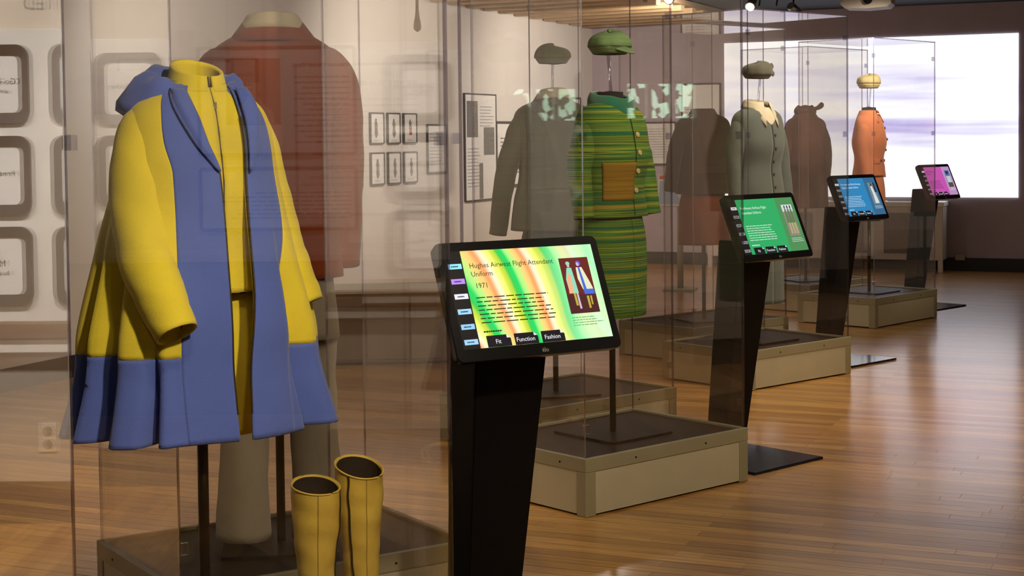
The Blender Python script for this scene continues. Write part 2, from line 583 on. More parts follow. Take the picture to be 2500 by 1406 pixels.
# ------------------------------------------------------------------ room shell
def wall_slab(name, P0, P1, z0, z1, th, m, side):
    """slab from P0 to P1, its room face on the line, thickness away from the room"""
    P0, P1 = Vector((P0[0], P0[1], 0)), Vector((P1[0], P1[1], 0))
    d = (P1 - P0).normalized()
    n = Vector((-d.y, d.x, 0)) * side
    vs = []
    for z in (z0, z1):
        for q in (P0, P1, P1 + n * th, P0 + n * th):
            vs.append((q.x, q.y, z))
    fs = [(0, 1, 2, 3), (4, 5, 6, 7), (0, 1, 5, 4), (1, 2, 6, 5), (2, 3, 7, 6), (3, 0, 4, 7)]
    bm = bmesh.new()
    V = [bm.verts.new(v) for v in vs]
    for f in fs: bm.faces.new([V[i] for i in f])
    return struct(from_bm(name, bm, m))

PL = Vector((-0.1, 16.3, 0))        # on the long left wall
PF = Vector((5.3, 16.9, 0))         # on the far wall
PR = Vector((4.06, 0.65, 0))        # on the right wall
PN = Vector((-3.2, 5.2, 0))         # on the near left partition
DN = Vector((0.373, 0.928, 0)).normalized()

corner = PL + E2 * 2.70
cr_r = PR + E2 * 12.9
wall_slab('wall_left', PL - E2 * 11.5, corner, 0, 3.2, 0.15, M_WALL, 1)
wall_slab('wall_far', corner - E1 * 0.15, PF + E1 * 4.4, 0, 3.2, 0.15, M_WALLF, 1)
wall_slab('wall_right', PR - E2 * 6.5, PR + E2 * 5.72, 0, 3.2, 0.15, M_WALL, -1)
wall_slab('wall_right_far', PR + E2 * 6.36, PR + E2 * 14.4, 0, 3.2, 0.15, M_WALL, -1)
wall_slab('wall_back', PR - E2 * 6.3 - E1 * 9.5, PR - E2 * 6.3 + E1 * 0.1, 0, 3.2, 0.15, M_WALLT, -1)
wall_slab('wall_right_sill', PR + E2 * 5.72, PR + E2 * 6.36, 0, 1.60, 0.15, M_WALL, -1)
wall_slab('wall_right_lintel', PR + E2 * 5.72, PR + E2 * 6.36, 1.95, 3.2, 0.15, M_WALL, -1)
wall_slab('wall_left_partition', PN - DN * 3.4, PN + DN * 2.0, 0, 2.55, 0.12, M_WALLT, 1)
for nm, a, b, s in (('baseboard_left', PL - E2 * 11.4, corner, 1), ('baseboard_far', corner, PF + E1 * 4.3, 1)):
    d = (b - a).normalized(); n = Vector((-d.y, d.x, 0)) * s
    wall_slab(nm, a - n * 0.015, b - n * 0.015, 0, 0.14, 0.0149, M_BASE, s)
a, b = PN - DN * 3.3, PN + DN * 2.0
n = Vector((-DN.y, DN.x, 0))
wall_slab('baseboard_left_partition', a - n * 0.016, b - n * 0.016, 0, 0.165, 0.0159, M_BASE, 1)
n = Vector((-E2.y, E2.x, 0)) * -1
wall_slab('baseboard_right', PR - E2 * 6.2 - n * 0.015, PR + E2 * 14.2 - n * 0.015, 0, 0.14, 0.0149, M_BASE, -1)

fl = struct(box('floor', (0, 0, -0.05), (26, 34, 0.1), M_WOOD, loc=(2, 8, -0.0012)))
bm = bmesh.new()
bm_box(bm, (0, 0, 0.05), (26, 34, 0.1))
cl = struct(from_bm('ceiling', bm, M_CEIL, loc=(2, 8, CEIL + 0.12)))

# boards near the camera as single planks (kept where a board is wide enough to see)
rnd = random.Random(5)
PLK = {}
def plank_mesh(w, l):
    k = round(l, 3)
    if k in PLK: return PLK[k]
    bm = bmesh.new()
    bm_box(bm, (0, 0, 0), (l - 0.0012, w - 0.0014, 0.003), None, 0.0005)
    me = bpy.data.meshes.new('plank'); bm.to_mesh(me); bm.free(); me.materials.append(M_WOOD)
    PLK[k] = me
    return me

def in_view(p):
    return abs(p.x / max(p.y, 0.1)) < 0.44
rowh = 0.075
cnt = 0
# rows are counted along E2, lengths along E1, aligned with the procedural boards
ang = math.atan2(-0.398, 0.917)
for r in range(58, 108):
    u = -6.6 + rnd.uniform(0, 1.0)
    v = r * rowh + rowh / 2
    while u < 4.0:
        L_ = rnd.choice((0.62, 0.85, 1.08, 1.40))
        u += L_
        p = E1 * (u - L_ / 2) + E2 * v
        if not (5.0 < p.y < 7.75) or not in_view(p) or p.x < -2.6: continue
        if cnt >= 298: break
        o = link('plank', plank_mesh(rowh, L_), fl, loc=(p.x - 2, p.y - 8, -0.0003))
        o.rotation_euler = (0, 0, ang)
        cnt += 1

# slatted soffit over the left side of the room
o0 = PL - E2 * 9.5
M = wallM(o0, E2)
sof = struct(box('ceiling_soffit', (0, 0, 0), (1, 1, 1), M_SOFF))
sof.data.transform(Matrix.Diagonal((12.0, 1.8, 0.05, 1)))
sof.matrix_world = T(PL - E2 * 3.6 + E1 * 0.90 + Vector((0, 0, CEIL + 0.085))) @ Matrix.Rotation(math.atan2(0.917, 0.398), 4, 'Z')
slm = None
for i in range(30):
    s = -9.3 + i * 0.40
    if slm is None:
        bm = bmesh.new(); bm_box(bm, (0, 0, 0), (1.76, 0.10, 0.06), None, 0.004)
        slm = bpy.data.meshes.new('slat'); bm.to_mesh(slm); bm.free(); slm.materials.append(M_SLAT)
    o = link('slat', slm)
    o.parent = sof
    pw = PL + E2 * s + E1 * 0.90 + Vector((0, 0, CEIL + 0.03))
    o.matrix_parent_inverse = sof.matrix_world.inverted()
    o.matrix_world = T(pw) @ Matrix.Rotation(ang - 0.10, 4, 'Z')

# ------------------------------------------------------------------ far wall projection
def far_pt(t): return PF + E1 * t
def proj_mat():
    m = bpy.data.materials.new('projected_light')
    m.use_nodes = True
    N, L = nodes_of(m)
    b = N['Principled BSDF']
    b.inputs['Base Color'].default_value = (0.6, 0.6, 0.6, 1)
    b.inputs['Roughness'].default_value = 0.8
    tc = N.new('ShaderNodeTexCoord')
    mp = N.new('ShaderNodeMapping'); mp.inputs['Scale'].default_value = (0.22, 3.4, 1)
    L.new(tc.outputs['Object'], mp.inputs[0])
    nz = N.new('ShaderNodeTexNoise'); nz.inputs['Scale'].default_value = 1.0; nz.inputs['Detail'].default_value = 3; nz.inputs['Roughness'].default_value = 0.6
    L.new(mp.outputs[0], nz.inputs['Vector'])
    # the streaks thin out towards top and bottom of the picture
    sp = N.new('ShaderNodeSeparateXYZ'); L.new(tc.outputs['Object'], sp.inputs[0])
    w = N.new('ShaderNodeMapRange'); w.interpolation_type = 'SMOOTHSTEP'
    w.inputs[1].default_value = 0.95; w.inputs[2].default_value = 0.0; w.inputs[3].default_value = 0.0; w.inputs[4].default_value = 1.0
    ab = N.new('ShaderNodeMath'); ab.operation = 'ABSOLUTE'
    sh = N.new('ShaderNodeMath'); sh.operation = 'ADD'; sh.inputs[1].default_value = -0.08
    L.new(sp.outputs['Y'], sh.inputs[0]); L.new(sh.outputs[0], ab.inputs[0]); L.new(ab.outputs[0], w.inputs[0])
    cr = N.new('ShaderNodeValToRGB')
    e = cr.color_ramp.elements
    e[0].position = 0.40; e[0].color = (*srgb(248, 250, 255), 1)
    e[1].position = 0.66; e[1].color = (*srgb(158, 150, 216), 1)
    x = e.new(0.50); x.color = (*srgb(224, 228, 255), 1)
    L.new(nz.outputs[0], cr.inputs[0])
    mx = N.new('ShaderNodeMix'); mx.data_type = 'RGBA'
    mx.inputs[6].default_value = (*srgb(246, 250, 255), 1)
    L.new(w.outputs[0], mx.inputs[0]); L.new(cr.outputs[0], mx.inputs[7])
    L.new(mx.outputs[2], b.inputs['Emission Color'])
    b.inputs['Emission Strength'].default_value = 1.5
    return m
PX0, PX1, PZ0, PZ1 = -3.09, 0.15, 0.80, 2.56
pm = T((0, 0, 0))
scr = box('projected_image', (0, 0, 0.006), (PX1 - PX0, PZ1 - PZ0, 0.012), proj_mat())
scr.matrix_world = wallM(far_pt((PX0 + PX1) / 2), E1, (PZ0 + PZ1) / 2)
tag(scr, 'huge glowing white and lilac blurred projection on the far wall', 'projection')

# radiator cover under it
rc = thing('radiator_cover', 'long pale radiator cabinet with brown mesh panels below the projection', 'radiator')
rc.matrix_world = wallM(far_pt(-1.9), E1, 0.0)
Wd = 2.62
box('cabinet_body', (0, 0.42, 0.17), (Wd, 0.58, 0.34), M_RAD, rc, 0.006)
boxes('foot', [((s * (Wd / 2 - 0.03), 0.065, 0.31), (0.05, 0.13, 0.05)) for s in (1,)], M_RAD, rc)
boxes('foot', [((-Wd / 2 + 0.03, 0.065, 0.31), (0.05, 0.13, 0.05))], M_RAD, rc)
box('top_board', (0, 0.735, 0.175), (Wd + 0.02, 0.05, 0.37), M_WHITE, rc, 0.006)
for k in range(4):
    x = -Wd / 2 + 0.36 + k * 0.62
    box('mesh_panel', (x, 0.42, 0.342), (0.46, 0.44, 0.008), M_MESHP, rc)
    boxes('top_grille', [((x, 0.762, 0.10 + j * 0.03), (0.42, 0.006, 0.014)) for j in range(5)], M_GREYINK, rc)
wb = box('wall_box', (0, 0.045, 0.03), (0.10, 0.06, 0.05), M_WALLT, None, 0.004)
wb.matrix_world = wallM(far_pt(-0.45), E1, 0.10)
tag(wb, 'small beige cover box low on far wall right of radiator cabinet', 'box')

# ------------------------------------------------------------------ ceiling fittings
pr = thing('projector', 'pale ceiling projector hanging above the far end of the room', 'projector', (2.92, 12.85, 0), -0.35)
pts = []
bm = bmesh.new()
prof = [(-0.20, 2.55), (-0.17, 2.522), (0, 2.512), (0.17, 2.522), (0.20, 2.55), (0.20, 2.66), (-0.20, 2.66)]
n0 = len(prof)
V = [bm.verts.new((x, y, z)) for y in (-0.15, 0.15) for x, z in prof]
for i in range(n0):
    j = (i + 1) % n0
    bm.faces.new((V[i], V[j], V[n0 + j], V[n0 + i]))
bm.faces.new(V[:n0]); bm.faces.new(V[n0:])
from_bm('housing', bm, M_PROJ, pr)
cyl('lens', (0.02, -0.150, 2.58), (0.02, -0.18, 2.58), 0.035, 0.035, M_BEZEL, pr)
cyl('mount_pole', (0, 0, 2.65), (0, 0, CEIL + 0.12), 0.02, 0.02, M_BEZEL, pr)
box('ceiling_plate', (0, 0, CEIL + 0.11), (0.16, 0.16, 0.018), M_BEZEL, pr)
box('mount_bracket', (0.25, 0.05, 2.70), (0.03, 0.03, 0.09), M_BEZEL, pr, 0.003)

def track_head(px, py, tx, ty, label, lit=True):
    t = thing('track_light', label, 'spotlight', (px, py, 0))
    cyl('stem', (0, 0, 2.60), (0, 0, CEIL + 0.11), 0.010, 0.010, M_BEZEL, t, 10)
    d = Vector((tx, ty, -0.75)).normalized()
    c = Vector((0, 0, 2.585))
    cyl('lamp_can', c - d * 0.05, c + d * 0.06, 0.036, 0.045, M_METAL, t, 20)
    if lit:
        cyl('bulb', c + d * 0.060, c + d * 0.064, 0.034, 0.034, emis('lit_bulb', (1.0, 0.93, 0.80), 30.0), t, 20)
    return t
k = (1838 - 1250) / 3831
track_head(k * 13.0, 13.0, -0.5, -1.0, 'bright lit track spotlight beside the left end of the white rail bars')
track_head(k * 13.6 + 0.36, 13.6, 0.9, 0.9, 'dark track spotlight nearest the projector', False)
track_head(1.25, 12.2, -0.6, -0.9, 'lit track spotlight high above the dark maroon uniform')
track_head(0.62, 11.2, -0.6, -0.9, 'lit track spotlight at the top above the green cap')
tb = thing('track_rail', 'pair of thin pale rail bars under the black ceiling beside the lit spotlight', 'rail')
for i, px in enumerate((1856, 1898)):
    kx = (px - 1250) / 3831
    bm = bmesh.new()
    a = Vector((kx * 13.0, 13.0, 2.556)); b_ = Vector((kx * 13.0 + 0.10, 13.3, 2.72 + 0.18))
    d = b_ - a
    Mx = T((a + b_) / 2) @ d.to_track_quat('Z', 'Y').to_matrix().to_4x4()
    bmesh.ops.create_cube(bm, size=1, matrix=Mx @ Matrix.Diagonal((0.012, 0.02, d.length, 1)))
    from_bm('rail_bar', bm, M_METAL, tb)

hp = thing('hanging_pendant', 'thin brown hanging rod with rounded end above the framed sketches', 'pendant', (-0.53, 9.0, 0))
cyl('rod', (0, 0, 2.22), (0, 0, CEIL + 0.11), 0.009, 0.009, M_SLAT, hp, 12)
def pend(u, v):
    r_ = interp([(0, 0.009), (0.3, 0.013), (0.7, 0.022), (0.9, 0.019), (1, 0.001)], v)[0]
    return (r_ * cos(2 * pi * u), r_ * sin(2 * pi * u), 2.24 - 0.13 * v)
surf('rounded_end', pend, 16, 14, M_SLAT, hp, True, 0)

# ------------------------------------------------------------------ left wall prints
def left_frame(s0, s1, z0, z1, label, name='framed_print', cat='picture', fm=M_BLACKFR, art=None, group=None, fw=0.012):
    w, h = s1 - s0, z1 - z0
    t = thing(name, label, cat, group=group)
    t.matrix_world = wallM(PL + E2 * ((s0 + s1) / 2), E2, (z0 + z1) / 2)
    box('paper', (0, 0, 0.010), (w - 0.008, h - 0.008, 0.012), M_PAPER, t)
    boxes('frame', [((0, h / 2, 0.012), (w, fw, 0.022)), ((0, -h / 2, 0.012), (w, fw, 0.022)), ((-w / 2, 0, 0.012), (fw, h, 0.022)), ((w / 2, 0, 0.012), (fw, h, 0.022))], fm, t)
    return t, w, h

grid = [(-2.86, -2.62), (-2.54, -2.31), (-2.23, -1.98)]
looks = ['leaning figure in grey', 'dark figure in a long coat', 'figure with a red skirt', 'slim grey standing figure', 'dark seated figure with boots', 'grey figure with one arm out']
Z17 = T((0, 0, 0.0175))
for r, (z0, z1) in enumerate(((1.465, 1.73), (1.105, 1.38))):
    for c, (s0, s1) in enumerate(grid):
        i = r * 3 + c
        pos = ('upper', 'lower')[r] + ' ' + ('left', 'middle', 'right')[c]
        t, w, h = left_frame(s0, s1, z0, z1, f'framed sketch of a {looks[i]}, {pos} of the six', group='six small framed sketches on the left wall')
        cx = (-0.02, 0.0, 0.0, 0, 0.01, 0.01)[i]
        g = M_GREYINK
        fig = [(cx - 0.012, 0.085), (cx + 0.012, 0.085), (cx + 0.016, 0.055), (cx + 0.032, 0.03), (cx + 0.02, 0.0), (cx + 0.036, -0.05), (cx + 0.008, -0.085), (cx - 0.01, -0.085), (cx - 0.03, -0.045), (cx - 0.018, 0.0), (cx - 0.03, 0.03)]
        if i == 2:
            fig = [(x, y * 0.6 + 0.03) for x, y in fig]
        poly('drawing', fig, g, t, Z17)
        if i == 2:
            poly('drawing_skirt', [(-0.02, 0.0), (0.02, 0.0), (0.035, -0.06), (-0.02, -0.06)], M_REDINK, t, T((0, 0, 0.0182)))
        lines_block('caption', -0.06, -0.105, 0.12, 2, 0.011, 0.005, M_PALEINK, t, Z17, i + 3)

t, w, h = left_frame(-3.28, -3.02, 1.09, 1.62, 'narrow framed print with a pale red panel left of the six sketches')
poly('red_panel', [(-0.03, 0.2), (0.06, 0.2), (0.02, -0.14), (-0.03, -0.14)], mat('pale_red_print', srgb(206, 150, 150), 0.7, var=0.1), t, Z17)
t, w, h = left_frame(-1.75, -1.35, 1.18, 1.63, 'white text sheet hung right of the six sketches', 'text_panel', 'panel')
lines_block('body_text', -w / 2 + 0.04, h / 2 - 0.09, w - 0.08, 10, 0.032, 0.010, M_PALEINK, t, Z17, 8)
t, w, h = left_frame(-0.93, -0.18, 0.88, 1.94, 'tall white text poster with two grey photographs on the left wall', 'wall_poster', 'poster')
for (x, y, a, b_) in ((-0.20, 0.28, 0.26, 0.36), (0.2, 0.06, 0.26, 0.28), (0.0, -0.34, 0.09, 0.36)):
    poly('photo_print', [(x - a / 2, y - b_ / 2), (x + a / 2, y - b_ / 2), (x + a / 2, y + b_ / 2), (x - a / 2, y + b_ / 2)], M_GREYINK, t, Z17)
lines_block('body_text', -0.02, 0.40, 0.34, 7, 0.032, 0.010, M_PALEINK, t, Z17, 11)
lines_block('body_text', -0.32, -0.02, 0.30, 12, 0.034, 0.010, M_PALEINK, t, Z17, 12)
t, w, h = left_frame(-0.17, 0.63, 1.0, 1.66, 'dark framed text panel behind the olive jacket', 'text_panel', 'panel', fm=M_DARKFR, fw=0.025)
lines_block('body_text', -0.3, 0.16, 0.56, 10, 0.04, 0.013, M_GREYINK, t, Z17, 13)
t, w, h = left_frame(1.5, 2.25, 0.95, 1.95, 'large framed panel near the far corner of the left wall', 'text_panel', 'panel', fm=M_DARKFR, fw=0.02)
lines_block('body_text', -0.3, 0.36, 0.6, 16, 0.04, 0.012, M_PALEINK, t, Z17, 14)

lb = thing('low_bench', 'low grey-brown display bench in the distance left of the nearest kiosk', 'bench', (-0.85, 10.6, 0), 0.08)
box('bench_body', (0, 0, 0.25), (0.86, 0.42, 0.46), mat('grey_brown_laminate', srgb(120, 104, 88), 0.6, var=0.06), lb, 0.005)
box('plinth_strip', (0, 0, 0.012), (0.80, 0.36, 0.024), M_BASE, lb)
box('bench_top', (0, 0, 0.492), (0.90, 0.46, 0.03), M_WALLT, lb, 0.004)
for x_ in (-0.29, 0.0, 0.29):
    box('door', (x_, -0.216, 0.25), (0.275, 0.014, 0.42), mat('grey_brown_laminate', srgb(120, 104, 88)), lb, 0.003)

# far wall posters left of the projection
def far_frame(t0, t1, z0, z1, label, name='wall_poster', cat='poster', fw=0.02):
    w, h = t1 - t0, z1 - z0
    t = thing(name, label, cat)
    t.matrix_world = wallM(far_pt((t0 + t1) / 2), E1, (z0 + z1) / 2)
    box('paper', (0, 0, 0.010), (w - 0.008, h - 0.008, 0.012), M_PAPER, t)
    boxes('frame', [((0, h / 2, 0.012), (w, fw, 0.022)), ((0, -h / 2, 0.012), (w, fw, 0.022)), ((-w / 2, 0, 0.012), (fw, h, 0.022)), ((w / 2, 0, 0.012), (fw, h, 0.022))], M_BLACKFR, t)
    return t, w, h
t, w, h = far_frame(-4.05, -3.68, 1.17, 1.66, 'framed white text sheet on the far wall right of the green suit')
lines_block('body_text', -w / 2 + 0.04, h / 2 - 0.08, w - 0.08, 12, 0.03, 0.010, M_PALEINK, t, Z17, 15)
t, w, h = far_frame(-3.60, -3.14, 1.0, 2.1, 'tall framed panel on far wall beside the left edge of the projection')
lines_block('body_text', -w / 2 + 0.05, h / 2 - 0.3, w - 0.1, 18, 0.035, 0.011, M_PALEINK, t, Z17, 16)

# slanted reading panel between the green suit and the maroon uniform
rp = thing('reading_panel', 'slanted white and red-orange reading panel on a stand right of the green suit', 'panel', (1.62, 15.2, 0), -0.25)
cyl('post', (0, 0.05, 0.0), (0, 0.05, 0.82), 0.03, 0.03, M_RIM, rp)
box('foot', (0, 0.05, 0.01), (0.3, 0.3, 0.02), M_RIM, rp, 0.003)
Mt = T((0, 0, 0.97)) @ Matrix.Rotation(radians(62), 4, 'X')
o = box('board', (0, 0, 0), (0.42, 0.34, 0.02), M_WHITE, rp, 0.003); o.matrix_local = Mt
poly('orange_print', [(-0.2, 0.16), (0.19, 0.16), (0.19, 0.12), (-0.03, 0.12), (0.17, -0.15), (0.12, -0.15), (-0.12, 0.12), (-0.2, 0.12)], mat('orange_print', srgb(214, 92, 60), 0.6, var=0.05), rp, Mt @ T((0, 0, 0.0105)))
poly('blue_print', [(-0.19, 0.10), (-0.13, 0.10), (0.06, -0.15), (-0.19, -0.15)], mat('pale_blue_print', srgb(170, 190, 224), 0.6, var=0.05), rp, Mt @ T((0, 0, 0.0106)))

# ------------------------------------------------------------------ near partition: aeroplane-window flip panels (seen mirrored in the cases)
DB = thing('display_board', 'white board of rounded window panels on the left partition wall', 'display board')
DB.matrix_world = wallM(PN, DN, 0.0)
box('backing_board', (-0.45, 1.372, 0.0075), (4.2, 1.145, 0.015), M_WHITE, DB, 0.003)
box('brown_rail', (-0.45, 0.77, 0.04), (4.2, 0.06, 0.08), M_BRWOOD, DB, 0.004)
box('white_ledge', (-0.45, 0.71, 0.03), (4.2, 0.055, 0.06), M_WHITE, DB, 0.004)
colx = [(-1.73, -1.44), (-1.36, -1.07), (-0.99, -0.70), (-0.62, -0.33), (-0.25, 0.04), (0.12, 0.41), (0.705, 0.997), (1.075, 1.365)]
rows = [(1.577, 1.884), (1.218, 1.529), (0.866, 1.174)]
names = {(4, 0): ('Go-Go Boots', 'and Hot Pants'), (4, 1): ('Pinwheel', ''), (4, 2): ('Mock', 'Turtlenecks'), (5, 0): ('Go-Go Boots', 'and Hot Pants'), (5, 1): ('Pinned Stripes', ''), (5, 2): ('Mock', 'Suits and all'),
         (6, 0): ('Color Blocking', ''), (6, 1): ('Pinned Stripes', ''), (6, 2): ('Label', ''), (7, 0): ('Popular', ''), (7, 1): ('Pinned Stripes', ''), (7, 2): ('Label', '')}
onc = ('outermost left', 'second left', 'third left', 'fourth left', 'fifth left', 'sixth left', 'second right', 'rightmost')
for c, (s0, s1) in enumerate(colx):
    for r, (z0, z1) in enumerate(rows):
        rn = ('top', 'middle', 'bottom')[r]
        tt = names.get((c, r))
        nm = (f'rounded window panel reading {tt[0]}, ' if tt else 'blank rounded window panel, ') + f'{onc[c]} column, {rn} row of the board'
        p = thing('window_panel', nm, 'panel', group='rounded window panels on the board')
        p.matrix_world = wallM(PN + DN * ((s0 + s1) / 2), DN, (z0 + z1) / 2) @ T((0, 0, 0.016))
        w, h = s1 - s0, z1 - z0
        ring_frame('window_frame', w, h, 0.050, 0.042, 0.020, M_DARKFR, p, Matrix.Identity(4))
        poly('insert', rrect(w - 0.080, h - 0.080, 0.012), M_PAPER, p, T((0, 0, 0.006)))
        if tt:
            text('lettering', tt[0], 0.034 if len(tt[0]) < 12 else 0.029, M_INK, p, T((0, 0.0, 0.008)), 'CENTER')
            if tt[1]: text('lettering', tt[1], 0.022, M_INK, p, T((0, -0.035, 0.008)), 'CENTER')
text('lettering', 'UNITED', 0.07, M_GREYINK, DB, T((0.02, 2.02, 0.002)), 'CENTER')
ou = thing('wall_outlet', 'double power outlet low on the left partition wall', 'outlet')
ou.matrix_world = wallM(PN + DN * 0.085, DN, 0.34)
box('cover_plate', (0, 0, 0.003), (0.072, 0.115, 0.006), M_PLAST, ou, 0.002)
for yy in (0.026, -0.026):
    cyl('socket', (0, yy, 0.005), (0, yy, 0.009), 0.019, 0.019, M_OUTD, ou, 20)

# ------------------------------------------------------------------ right wall: posters and window (seen mirrored in the cases)
def right_board(s0, s1, z0, z1, label, name='wall_poster', fw=0.02, fr=M_DARKFR):
    w, h = s1 - s0, z1 - z0
    t = thing(name, label, 'poster')
    t.matrix_world = wallM(PR + E2 * ((s0 + s1) / 2), -E2, (z0 + z1) / 2)
    box('paper', (0, 0, 0.011), (w - 0.008, h - 0.008, 0.014), M_PAPER, t)
    boxes('frame', [((0, h / 2, 0.013), (w, fw, 0.026)), ((0, -h / 2, 0.013), (w, fw, 0.026)), ((-w / 2, 0, 0.013), (fw, h, 0.026)), ((w / 2, 0, 0.013), (fw, h, 0.026))], fr, t)
    return t, w, h
Z20 = T((0, 0, 0.0195))
t, w, h = right_board(-0.36, 0.53, 1.42, 2.03, 'framed biography poster with sepia portrait, upper of two on the right wall')
X = lambda s: 0.085 - s          # wall position to poster x
poly('portrait', [(X(0.106), 0.245), (X(0.106), -0.135), (X(-0.207), -0.135), (X(-0.207), 0.245)][::-1], M_SEPIA, t, Z20)
cx = X(-0.05)
poly('portrait_figure', [(cx - 0.12, -0.132), (cx + 0.12, -0.132), (cx + 0.11, -0.06), (cx + 0.05, -0.01), (cx + 0.03, 0.03), (cx - 0.03, 0.03), (cx - 0.05, -0.01), (cx - 0.11, -0.06)], M_SUIT, t, T((0, 0, 0.0200)))
poly('portrait_face', [(cx + 0.042 * cos(a * pi / 9), 0.085 + 0.06 * sin(a * pi / 9)) for a in range(18)], M_SKIN, t, T((0, 0, 0.0205)))
poly('portrait_hair', [(cx + 0.048 * cos(a * pi / 10), 0.105 + 0.05 * sin(a * pi / 10)) for a in range(11)], M_INK, t, T((0, 0, 0.0209)))
text('title', 'Charles "Chuck" Duffy', 0.036, M_INK, t, T((X(0.50), 0.19, 0.02)))
lines_block('body_text', X(0.50), 0.13, 0.33, 13, 0.031, 0.011, M_GREYINK, t, Z20, 21)
t, w, h = right_board(-0.36, 0.53, 0.99, 1.34, 'framed biography poster of text only, lower of two on the right wall')
text('title', 'Atsuko "Warren"', 0.036, M_INK, t, T((X(0.50), 0.11, 0.02)))
text('title', 'Cagnina Nuroikann', 0.036, M_INK, t, T((X(0.50), 0.07, 0.02)))
lines_block('body_text', X(0.50), 0.03, 0.75, 7, 0.024, 0.009, M_GREYINK, t, Z20, 22)
t, w, h = right_board(0.95, 1.85, 1.0, 2.0, 'large framed text poster on right wall past the biography posters')
lines_block('title', -0.36, 0.36, 0.5, 1, 0.04, 0.03, M_INK, t, Z20, 23)
lines_block('body_text', -0.36, 0.26, 0.72, 14, 0.04, 0.013, M_GREYINK, t, Z20, 24)
t, w, h = right_board(4.2, 5.2, 1.0, 2.0, 'large framed text poster on the right wall before the window')
lines_block('body_text', -0.4, 0.36, 0.8, 18, 0.04, 0.013, M_GREYINK, t, Z20, 25)
# low dark counter under the posters
ct = thing('counter', 'long dark counter along the right wall below the posters', 'counter')
ct.matrix_world = wallM(PR + E2 * 0.3, -E2, 0.0)
box('counter_body', (0, 0.42, 0.24), (4.6, 0.84, 0.46), M_BASE, ct, 0.004)
box('counter_top', (0, 0.86, 0.25), (4.66, 0.035, 0.50), M_WHITE, ct, 0.004)
# window
wn = thing('window_1', 'window', 'window')
del wn['label']; del wn['category']
wn['kind'] = 'structure'
wn.matrix_world = wallM(PR + E2 * 6.04, -E2, 1.775)
fb = [((0, 0.155, -0.04), (0.64, 0.04, 0.06)), ((0, -0.155, -0.04), (0.64, 0.04, 0.06))] + [((x, 0, -0.04), (0.035, 0.35, 0.06)) for x in (-0.30, -0.10, 0.10, 0.30)]
for c_, s_ in fb:
    box('window_frame', c_, s_, M_WHITE, wn)
for x in (-0.20, 0, 0.20):
    box('window_pane', (x, 0, -0.05), (0.165, 0.27, 0.005), GLASS, wn)
rf = random.Random(3)
vs, fs = [], []
for i in range(1500):
    x, y, z = rf.uniform(-1.6, 1.6), rf.uniform(-1.0, 1.1), rf.uniform(-1.2, -0.6)
    s = rf.uniform(0.03, 0.07); a = rf.uniform(0, 6.28); k = len(vs)
    for q in range(4):
        vs.append((x + s * cos(a + q * pi / 2) * (1 if q % 2 else 0.5), y + s * sin(a + q * pi / 2), z + rf.uniform(-0.03, 0.03)))
    fs.append((k, k + 1, k + 2, k + 3))
fo = pydata('foliage', vs, fs, M_FOL)
fo.matrix_world = wallM(PR + E2 * 6.1, -E2, 1.65)
tag(fo, 'tree leaves with a daylight glow outside the window on the right', 'foliage'); fo['kind'] = 'stuff'

# ------------------------------------------------------------------ display cases
CW, CD, CB, CT = 0.973, 0.703, 0.233, 2.231
PANE = {}
def pane_mesh(w, h, th=0.008):
    """upright acrylic sheet in its own X-Z plane; faces clear, edges darker"""
    k = (round(w, 3), round(h, 3))
    if k in PANE: return PANE[k]
    x, y, z = w / 2, th / 2, h / 2
    vs = [(-x, -y, -z), (x, -y, -z), (x, y, -z), (-x, y, -z), (-x, -y, z), (x, -y, z), (x, y, z), (-x, y, z)]
    fs = [(0, 1, 5, 4), (2, 3, 7, 6), (0, 3, 2, 1), (4, 5, 6, 7), (1, 2, 6, 5), (3, 0, 4, 7)]
    me = bpy.data.meshes.new('glass_pane')
    me.from_pydata(vs, [], fs)
    me.materials.append(GLASS); me.materials.append(EDGE)
    for i, p in enumerate(me.polygons): p.material_index = 0 if i < 2 else 1
    PANE[k] = me
    return me

